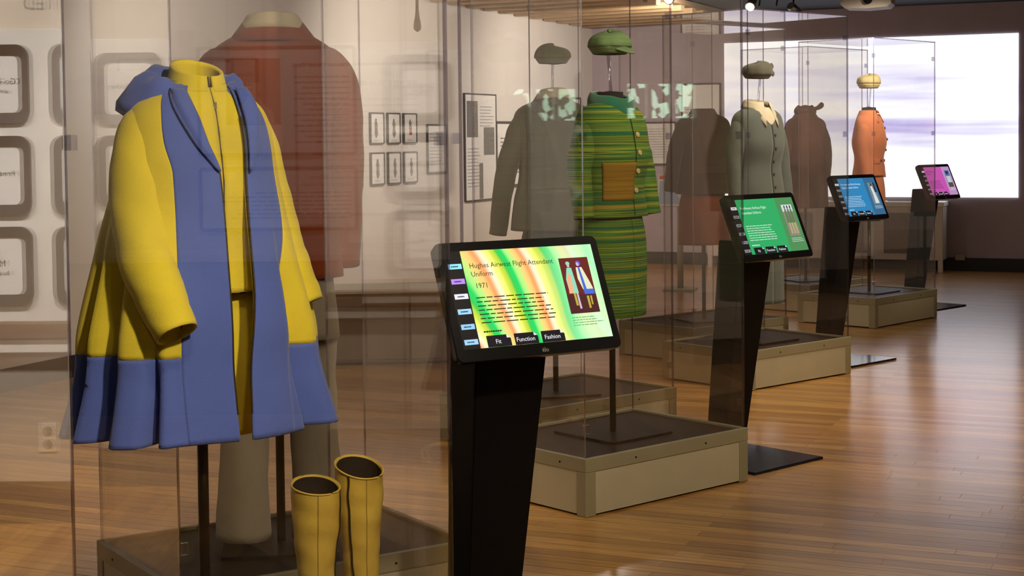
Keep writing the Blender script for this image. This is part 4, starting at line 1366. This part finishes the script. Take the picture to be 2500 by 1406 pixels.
soft_cap(p2b, r2b - 0.4, 1.868, 0.172, 0.088, M_HATO, 'moss green soft cap on a clear rod above the olive jacket', kind='newsboy_cap')

# grey jacket with cream collar, case 3
p3, a3 = centre('3', 0.01, 0.0)
r3 = a3 - 0.05
stand('3', p3, a3, 1.675, 'stand with clear rod carrying the grey jacket with cream collar', rod=((0.03, 0.0), 1.86), skin=M_CREAM)
j3, Sj3, _ = jacket(p3, r3, 1.672, 1.02, M_GREY, 'slate-grey jacket with pointed cream shirt collar', 'w', 1.02, seed=41, cuffz=1.05)
shirt_collar(j3, 1.682, M_CREAM, 0.070, 0.125, lift=0.040, gap=0.30)
panel('shirt_front', Sj3, -0.20, 0.20, 1.668, 1.56, M_CREAM, j3, 10, 8, 0.003, 0.004, thf=lambda z: (-0.65 * (z - 1.555) / 0.11, 0.65 * (z - 1.555) / 0.11))
vline('front_edge', Sj3, lambda z: 0.02, 1.56, 1.03, fabric('dark_grey_thread', 56, 60, 56), j3, 0.003, 30, 0.003)
for z in (1.50, 1.42, 1.34, 1.26, 1.18):
    button(Sj3, 0.10, z, fabric('grey_button', 70, 74, 70), j3, 0.009)
sk3 = thing('grey_skirt', 'long slate-grey skirt below the grey jacket', 'skirt', (p3.x, p3.y, 0), r3)
Sy = body_surface([(1.06, 0.13, 0.10), (0.94, 0.165, 0.125), (0.46, 0.17, 0.13)], 0.012, 8)
panel('skirt_panel', Sy, 0, 2 * pi, 1.06, 0.46, M_GREY, sk3, 50, 24)
soft_cap(p3, a3 - 0.6, 1.852, 0.185, 0.095, M_HATD, 'dark grey hat with small bow on a clear rod above the grey jacket', brim=False, bow=True, kind='tilted_hat', tilt=0.10)

# maroon uniform, case 3b
p3b, a3b = centre('3b', 0.0, 0.0)
r3b = a3b + pi - 0.3
stand('3b', p3b, r3b, 1.665, 'stand carrying the dark maroon uniform', skin=M_MAROON)
j4, Sj4, _ = jacket(p3b, r3b, 1.655, 1.10, M_MAROON, 'dark maroon jacket seen from behind left of the grey jacket', 'w', 1.08, seed=51, cuffz=1.12)
back_collar(j4, 1.655, M_MAROON, 0.072, 0.05, 0.6)
sk4 = thing('maroon_skirt', 'rust-brown skirt below the dark maroon jacket', 'skirt', (p3b.x, p3b.y, 0), r3b)
Sz = body_surface([(1.14, 0.14, 0.11), (1.0, 0.17, 0.13), (0.75, 0.18, 0.14)], 0.012, 9)
panel('skirt_panel', Sz, 0, 2 * pi, 1.14, 0.75, M_RUST, sk4, 50, 20)

# orange suit, case 4
p4, a4 = centre('4', 0.02, 0.0)
r4 = a4 + 0.28
stand('4', p4, a4, 1.712, 'black stand with clear rod under the orange suit', rod=((0.03, 0.0), 1.87), hipz=0.80)
j5, Sj5, _ = jacket(p4, r4, 1.662, 1.165, M_ORANGE, 'orange double-breasted jacket with a pearl necklace', 'w', 0.96, seed=61, cuffz=1.14, wr=0.016)
def oc(th):
    s = (1 - cos(th)) / 2
    front = max(0, 1 - min(th - 0.35, 2 * pi - 0.35 - th) / 0.8)
    x0, y0 = ellip(th, 0.070, 0.066)
    w = 0.045 + 0.05 * front
    x2, y2 = ellip(th, 0.082 + w * 0.9, 0.076 + w * 0.45)
    return [Vector((x0, y0, 1.662)), Vector((x0 * 1.03, y0 * 1.03, 1.688)), Vector((x0 * 1.1, y0 * 1.1, 1.684)), Vector((x2, y2, 1.652 - w * 0.75))]
collar('wide_collar', oc, M_ORANGE, j5, 0.005, 56, 0.50)
for z in (1.545, 1.455, 1.37, 1.285):
    button(Sj5, 0.42, z, M_BTNO, j5, 0.012)
    if z < 1.5: button(Sj5, -0.28 if z < 1.3 else 0.40, z, M_BTNO, j5, 0.012)
for a_ in (-0.9,):
    def pf(u, v): return Sj5(a_ + 0.5 * u, 1.30 - 0.04 * v, 0.006)
    surf('pocket_flap', pf, 10, 4, M_ORANGE, j5, False, 0.003)
vline('front_edge', Sj5, lambda z: 0.55, 1.60, 1.17, fabric('orange_thread', 170, 84, 48), j5, 0.0025, 30, 0.003)
sk5 = thing('orange_skirt', 'orange straight skirt below the double-breasted jacket', 'skirt', (p4.x, p4.y, 0), r4)
Sq = body_surface([(1.20, 0.12, 0.10), (1.05, 0.155, 0.12), (0.84, 0.15, 0.12)], 0.01, 10)
panel('skirt_panel', Sq, 0, 2 * pi, 1.20, 0.84, M_ORANGE, sk5, 50, 20)
nk = thing('pearl_necklace', 'pearl necklace around the neck of the orange suit', 'necklace', (p4.x, p4.y, 0), r4)
bmx = bmesh.new()
for i in range(44):
    th = 2 * pi * i / 44
    x, y = ellip(th, 0.062, 0.060)
    z = 1.688 - 0.030 * (1 + cos(th)) / 2
    y -= 0.022 * (1 + cos(th)) / 2
    bmesh.ops.create_uvsphere(bmx, u_segments=8, v_segments=6, radius=0.0052, matrix=T((x, y, z)))
from_bm('pearls', bmx, M_PEARL, nk, True)
soft_cap(p4, a4, 1.868, 0.20, 0.105, M_HATC, 'cream oval pillbox hat on a clear rod above the orange suit', brim=False, kind='pillbox_hat')

# brown coat with scarf, case 4b
p4b, a4b = centre('4b', 0.0, 0.0)
r4b = a4b + pi - 0.4
stand('4b', p4b, r4b, 1.68, 'stand carrying the brown coat with scarf', skin=M_BROWN)
j6, Sj6, _ = jacket(p4b, r4b, 1.665, 0.86, M_BROWN, 'dull brown-rose coat with a tied neck scarf left of the orange suit', 'w', 1.04, cat='coat', name='long_coat', seed=71, cuffz=1.05)
back_collar(j6, 1.665, M_BROWN, 0.076, 0.07, 0.5)
sf = thing('neck_scarf', 'brown scarf tied at the neck of the brown coat', 'scarf', (p4b.x, p4b.y, 0), r4b)
def fs_(u, v):
    th = 2 * pi * u
    rr = 0.072 + 0.022 * sin(pi * v) - 0.010 * v
    x, y = ellip(th, rr * 1.1, rr)
    return Vector((x, y, 1.665 + 0.085 * v + 0.008 * sin(3 * th)))
surf('wrap', fs_, 36, 8, M_BROWN, sf, True, 0.006)
tube('scarf_end', [(0, -0.06, 0.02, 1.72, 0.016), (1, -0.115, 0.03, 1.735, 0.022), (2, -0.155, 0.03, 1.76, 0.024), (3, -0.17, 0.03, 1.768, 0.008)], M_BROWN, sf, 14, 14, 0, 0.6, cap=True)

# ------------------------------------------------------------------ touch kiosks
KW, KH = 0.505, 0.318
TILT = 1.171

def wave_mat():
    """the shimmering colour bands on the nearest display"""
    m = bpy.data.materials.new('wavy_colour_display')
    m.use_nodes = True
    N, L = nodes_of(m)
    b = N['Principled BSDF']
    b.inputs['Base Color'].default_value = (0.01, 0.01, 0.01, 1); b.inputs['Roughness'].default_value = 0.25
    tc = N.new('ShaderNodeTexCoord')
    mp = N.new('ShaderNodeMapping'); mp.inputs['Rotation'].default_value = (0, 0, radians(-24))
    mp.inputs['Scale'].default_value = (1, 1, 1)
    L.new(tc.outputs['Object'], mp.inputs[0])
    wv = N.new('ShaderNodeTexWave'); wv.wave_type = 'BANDS'; wv.bands_direction = 'X'
    wv.inputs['Scale'].default_value = 2.5; wv.inputs['Distortion'].default_value = 3.6; wv.inputs['Detail'].default_value = 0.0
    wv.inputs['Detail Scale'].default_value = 1.3; wv.inputs['Phase Offset'].default_value = 1.0
    L.new(mp.outputs[0], wv.inputs['Vector'])
    wv.wave_profile = 'SAW'
    cr = N.new('ShaderNodeValToRGB'); cr.color_ramp.interpolation = 'EASE'
    e = cr.color_ramp.elements
    cols = [(0.0, (20, 214, 100)), (0.12, (176, 240, 130)), (0.28, (250, 206, 120)), (0.40, (255, 160, 96)), (0.52, (246, 236, 200)), (0.66, (240, 244, 120)), (0.80, (196, 216, 60)), (0.90, (60, 200, 80)), (1.0, (20, 214, 100))]
    e[0].position = 0; e[0].color = (*srgb(*cols[0][1]), 1)
    e[1].position = 1; e[1].color = (*srgb(*cols[-1][1]), 1)
    for p_, c_ in cols[1:-1]:
        x = e.new(p_); x.color = (*srgb(*c_), 1)
    L.new(wv.outputs['Fac'], cr.inputs[0])
    sp = N.new('ShaderNodeSeparateXYZ'); L.new(tc.outputs['Object'], sp.inputs[0])
    mr = N.new('ShaderNodeMapRange'); mr.inputs[1].default_value = 0.05; mr.inputs[2].default_value = 0.17
    mr.inputs[3].default_value = 0.0; mr.inputs[4].default_value = 0.72
    L.new(sp.outputs['X'], mr.inputs[0])
    mx = N.new('ShaderNodeMix'); mx.data_type = 'RGBA'; mx.inputs[7].default_value = (*srgb(196, 255, 206), 1)
    L.new(mr.outputs[0], mx.inputs[0]); L.new(cr.outputs[0], mx.inputs[6])
    L.new(mx.outputs[2], b.inputs['Emission Color']); b.inputs['Emission Strength'].default_value = 1.15
    return m

def rect(x0, y0, x1, y1): return [(x0, y0), (x1, y0), (x1, y1), (x0, y1)]

def kiosk(C, a, label, page, side, ink, title, wavy=False, photo='pair'):
    """C = centre of the screen face; a = heading; the column leans and tapers"""
    u, w = uw(a)
    back = 0.11
    base = Vector((C[0], C[1], 0)) + w * 0.12 - u * 0.02
    t = thing('touch_kiosk', label, 'kiosk', (base.x, base.y, 0), a)
    box('base_plate', (0, 0, 0.006), (0.50, 0.50, 0.012), M_MATTE_D, t, 0.004)
    # column: narrow and set back at the foot, wide and forward below the screen
    zt = 1.02
    bt = [(-0.075, 0.075, 0.012), (0.075, 0.075, 0.012), (0.075, 0.185, 0.012), (-0.075, 0.185, 0.012)]
    tp = [(-0.115, -0.075, zt), (0.115, -0.075, zt), (0.115, 0.065, zt), (-0.115, 0.065, zt)]
    bm = bmesh.new()
    V = [bm.verts.new(v) for v in bt + tp]
    for f in ((0, 1, 2, 3), (4, 5, 6, 7), (0, 1, 5, 4), (1, 2, 6, 5), (2, 3, 7, 6), (3, 0, 4, 7)): bm.faces.new([V[i] for i in f])
    bmesh.ops.bevel(bm, geom=list(bm.edges), offset=0.004, segments=2, affect='EDGES')
    from_bm('column', bm, M_KIOSK, t)
    # monitor
    mc = Vector((0.02, -0.12, C[2]))
    R = Matrix.Rotation(TILT, 4, 'X')
    bm = bmesh.new()
    o1 = rrect(KW, KH, 0.018); n = len(o1)
    zz = [(0.0, 1.0), (-0.006, 1.004), (-0.030, 0.99), (-0.038, 0.96)]
    rowsv = [[bm.verts.new((x * k, y * k, z)) for x, y in o1] for z, k in zz]
    for q in range(len(zz) - 1):
        for i in range(n):
            bm.faces.new((rowsv[q][i], rowsv[q][(i + 1) % n], rowsv[q + 1][(i + 1) % n], rowsv[q + 1][i]))
    bm.faces.new(rowsv[0]); bm.faces.new(rowsv[-1])
    mon = from_bm('monitor', bm, M_BEZEL, t)
    mon.matrix_local = T(mc) @ R
    # display area
    DW, DH = 0.462, 0.262
    y0 = -DH / 2 + 0.004; y1 = DH / 2 + 0.004; x0 = -DW / 2; x1 = DW / 2
    xs = x0 + 0.050
    zf = lambda k: T((0, 0, 0.0004 * k))
    poly('side_strip', rect(x0, y0, xs, y1), emis('dark_strip_glow', srgb(34, 28, 26), 0.5), mon, zf(1))
    poly('page', rect(xs, y0, x1, y1), wave_mat() if wavy else emis('page_' + side, srgb(*page), 1.0), mon, zf(1))
    tabc = [srgb(150, 230, 255), srgb(190, 140, 255), srgb(235, 235, 255), srgb(160, 215, 255), srgb(150, 205, 250), srgb(160, 210, 255)]
    for i in range(6):
        yy = y1 - 0.034 - i * 0.0405
        c_ = emis(f'tab_glow_{i}', tabc[i], 1.1) if wavy else emis('tab_glow_pale' if i == 0 else 'tab_glow_dim', srgb(240, 240, 250) if i == 0 else srgb(150, 152, 160), 1.0 if i == 0 else 0.8)
        poly('side_tab', rect(x0 + 0.006, yy - 0.014, xs - 0.004, yy), c_, mon, zf(2))
        lines_block('tab_print', x0 + 0.014, yy - 0.009, 0.022, 1, 0.01, 0.0035, emis('tab_ink', srgb(50, 70, 100), 0.4), mon, zf(3), i + 40, 0.1)
    inkm = emis('ink_' + side, srgb(*ink), 1.0 if sum(ink) > 300 else 0.3)
    if not wavy:
        rc_ = {'green': (86, 150, 92), 'blue': (56, 108, 150), 'pink': (196, 150, 200)}[side]
        poly('page_margin', [(x1 - 0.130, y1), (x1 - 0.130, y0), (x1, y0), (x1, y1)], emis('margin_' + side, srgb(*rc_), 0.9), mon, zf(2))
    tx = xs + 0.018
    for i, ln in enumerate(title):
        text('title_text', ln, 0.0195 if wavy else 0.0180, inkm, mon, T((tx, y1 - 0.048 - 0.023 * i, 0.0013)))
    yr = {'moire': '1971', 'green': '1969', 'blue': '1957', 'pink': '1965'}[side]
    if wavy: text('year_text', yr, 0.020, inkm, mon, T((tx + 0.005, y1 - 0.103, 0.0013)))
    nlines = 7
    lines_block('body_text', tx, y1 - 0.130, 0.235 if wavy else 0.20, nlines, 0.0112, 0.0028, inkm, mon, zf(3), 60, 0.2)
    lines_block('prompt_text', tx, y0 + 0.040, 0.055, 1, 0.01, 0.004, inkm, mon, zf(3), 61, 0.0)
    # folder tabs
    tabm = emis('folder_tab_dark', srgb(34, 28, 40), 0.5)
    for i, wd in enumerate(('Fit', 'Function', 'Fashion')):
        xa = xs + 0.022 + i * 0.083
        poly('folder_tab', [(xa, y0), (xa + 0.072, y0), (xa + 0.072, y0 + 0.020), (xa + 0.060, y0 + 0.031), (xa, y0 + 0.031)], tabm, mon, zf(3))
        poly('tab_corner', [(xa + 0.060, y0 + 0.031), (xa + 0.060, y0 + 0.022), (xa + 0.070, y0 + 0.022)], emis('tab_corner_glow', srgb(240, 240, 250), 1.0), mon, zf(5))
        text('tab_text', wd, 0.0165, emis('white_glow', srgb(245, 245, 250), 1.0), mon, T((xa + 0.033, y0 + 0.0085, 0.0021)), 'CENTER')
    # photograph on the page
    px0, px1, py0, py1 = x1 - 0.098, x1 - 0.022, y1 - 0.190, y1 - 0.036
    if wavy:
        px0, px1, py0, py1 = x1 - 0.116, x1 - 0.022, y1 - 0.192, y1 - 0.036
        poly('photo', rect(px0, py0, px1, py1), emis('photo_red', srgb(112, 36, 30), 0.9), mon, zf(3))
        poly('photo_floor', rect(px0, py0, px1, py0 + 0.052), emis('photo_floor', srgb(84, 34, 36), 0.9), mon, zf(4))
        skin = emis('photo_skin', srgb(214, 190, 210), 1.0); ye = emis('photo_yellow', srgb(240, 236, 196), 1.0)
        gn = emis('photo_mint', srgb(150, 226, 190), 1.0); pk_ = emis('photo_peach', srgb(250, 180, 140), 1.0)
        bl = emis('photo_blue', srgb(70, 110, 220), 1.0); bt_ = emis('photo_boot', srgb(196, 176, 60), 1.0); pu = emis('photo_violet', srgb(112, 84, 220), 1.0)
        def P_(pts, m_, k): poly('photo_shape', [(px0 + q[0] * (px1 - px0), py0 + q[1] * (py1 - py0)) for q in pts], m_, mon, zf(k))
        def disc(cx_, cy_, rx_, ry_, m_, k): P_([(cx_ + rx_ * cos(i * pi / 8), cy_ + ry_ * sin(i * pi / 8)) for i in range(16)], m_, k)
        disc(0.27, 0.90, 0.07, 0.035, gn, 5); disc(0.27, 0.86, 0.045, 0.035, skin, 6)
        P_([(0.20, 0.82), (0.36, 0.82), (0.40, 0.55), (0.42, 0.36), (0.12, 0.36), (0.10, 0.62)], gn, 5)
        P_([(0.16, 0.70), (0.28, 0.70), (0.26, 0.36), (0.10, 0.36)], pk_, 6)
        P_([(0.24, 0.36), (0.31, 0.36), (0.33, 0.14), (0.25, 0.14)], bt_, 5); P_([(0.34, 0.36), (0.40, 0.36), (0.42, 0.08), (0.35, 0.08)], skin, 5)
        disc(0.62, 0.89, 0.085, 0.05, pu, 5); disc(0.60, 0.875, 0.045, 0.035, skin, 6)
        P_([(0.52, 0.82), (0.72, 0.82), (0.90, 0.52), (0.95, 0.42), (0.60, 0.42), (0.50, 0.62)], ye, 5)
        P_([(0.58, 0.82), (0.64, 0.82), (0.72, 0.42), (0.62, 0.42)], bl, 6)
        P_([(0.60, 0.42), (0.95, 0.42), (0.97, 0.33), (0.62, 0.33)], bl, 6)
        P_([(0.66, 0.30), (0.74, 0.30), (0.74, 0.08), (0.67, 0.08)], bt_, 5); P_([(0.78, 0.30), (0.84, 0.30), (0.83, 0.14), (0.78, 0.14)], bt_, 5)
        lines_block('caption_text', px0, py0 - 0.012, 0.10, 4, 0.007, 0.0022, emis('caption_dim', srgb(120, 190, 120), 0.8), mon, zf(3), 70, 0.3)
    else:
        bgc = {'green': (150, 140, 128), 'blue': (120, 140, 150), 'pink': (96, 120, 140)}[side]
        poly('photo', rect(px0, py0, px1, py1), emis('photo_bg_' + side, srgb(*bgc), 0.9), mon, zf(3))
        def P_(pts, m_, k): poly('photo_shape', [(px0 + q[0] * (px1 - px0), py0 + q[1] * (py1 - py0)) for q in pts], m_, mon, zf(k))
        pal = emis('photo_pale', srgb(216, 222, 226), 1.0); dk = emis('photo_dark', srgb(52, 50, 48), 0.8)
        if side == 'green':
            P_(rect(0.0, 0.78, 1, 1), pal, 4)
            g_ = emis('photo_green_dress', srgb(98, 130, 84), 0.9); y_ = emis('photo_boot_dim', srgb(200, 190, 120), 0.9)
            for cx_ in (0.25, 0.52, 0.78):
                P_([(cx_ - 0.08, 0.86), (cx_ + 0.08, 0.86), (cx_ + 0.14, 0.42), (cx_ - 0.12, 0.42)], g_, 5)
                P_([(cx_ - 0.05, 0.97), (cx_ + 0.06, 0.97), (cx_ + 0.06, 0.87), (cx_ - 0.05, 0.87)], dk, 6)
                P_([(cx_ - 0.06, 0.42), (cx_ + 0.0, 0.42), (cx_ + 0.02, 0.06), (cx_ - 0.04, 0.06)], y_, 5)
                P_([(cx_ + 0.03, 0.42), (cx_ + 0.09, 0.42), (cx_ + 0.11, 0.08), (cx_ + 0.06, 0.08)], y_, 5)
        elif side == 'blue':
            P_([(0.30, 0.80), (0.55, 0.85), (0.70, 0.50), (0.85, 0.05), (0.30, 0.05), (0.35, 0.45)], pal, 5)
            P_([(0.38, 0.97), (0.56, 0.97), (0.58, 0.85), (0.38, 0.85)], dk, 6)
            P_(rect(0.75, 0.55, 1.0, 1.0), dk, 4)
        else:
            P_(rect(0.0, 0.70, 1.0, 1.0), emis('photo_sky', srgb(70, 120, 170), 0.9), 4)
            P_([(0.2, 0.95), (0.8, 0.95), (0.7, 0.8), (0.3, 0.75)], dk, 5)
            for i in range(5): P_(rect(0.08 + i * 0.18, 0.28, 0.20 + i * 0.18, 0.66), pal, 5)
            P_(rect(0, 0, 1, 0.26), emis('photo_earth', srgb(90, 90, 60), 0.8), 4)
        lines_block('caption_text', px0, py0 - 0.012, 0.085, 3, 0.008, 0.0026, emis('caption_pale', srgb(220, 230, 230), 0.9), mon, zf(3), 71, 0.3)
    text('maker_mark', 'ëlo', 0.017, mat('grey_mark', srgb(150, 146, 130), 0.5, var=0.05), mon, T((0.01, -KH / 2 + 0.0075, 0.0006)), 'CENTER')
    return t

kiosk((0.044, 4.10, 1.084), 0.561, 'nearest black touch kiosk with rainbow-banded bright screen', (0, 0, 0), 'moire', (70, 84, 20), ['Hughes Airwest Flight Attendant', 'Uniform'], True)
kiosk((1.170, 7.144, 1.084), 0.740, 'black touch kiosk with green screen between green suit and grey jacket', (48, 172, 100), 'green', (225, 245, 230), ['Northwest Airlines Flight', 'Attendant Uniform'])
kiosk((2.287, 10.31, 1.084), 0.748, 'black touch kiosk with blue screen in front of the orange suit', (44, 132, 186), 'blue', (225, 235, 245), ['Pan American World Airways', 'Flight Attendant Uniform'])
kiosk((3.680, 13.50, 1.084), 0.777, 'farthest black touch kiosk with pink screen before the projection', (196, 84, 172), 'pink', (110, 40, 100), ['Flight Attendant', 'Uniform'])
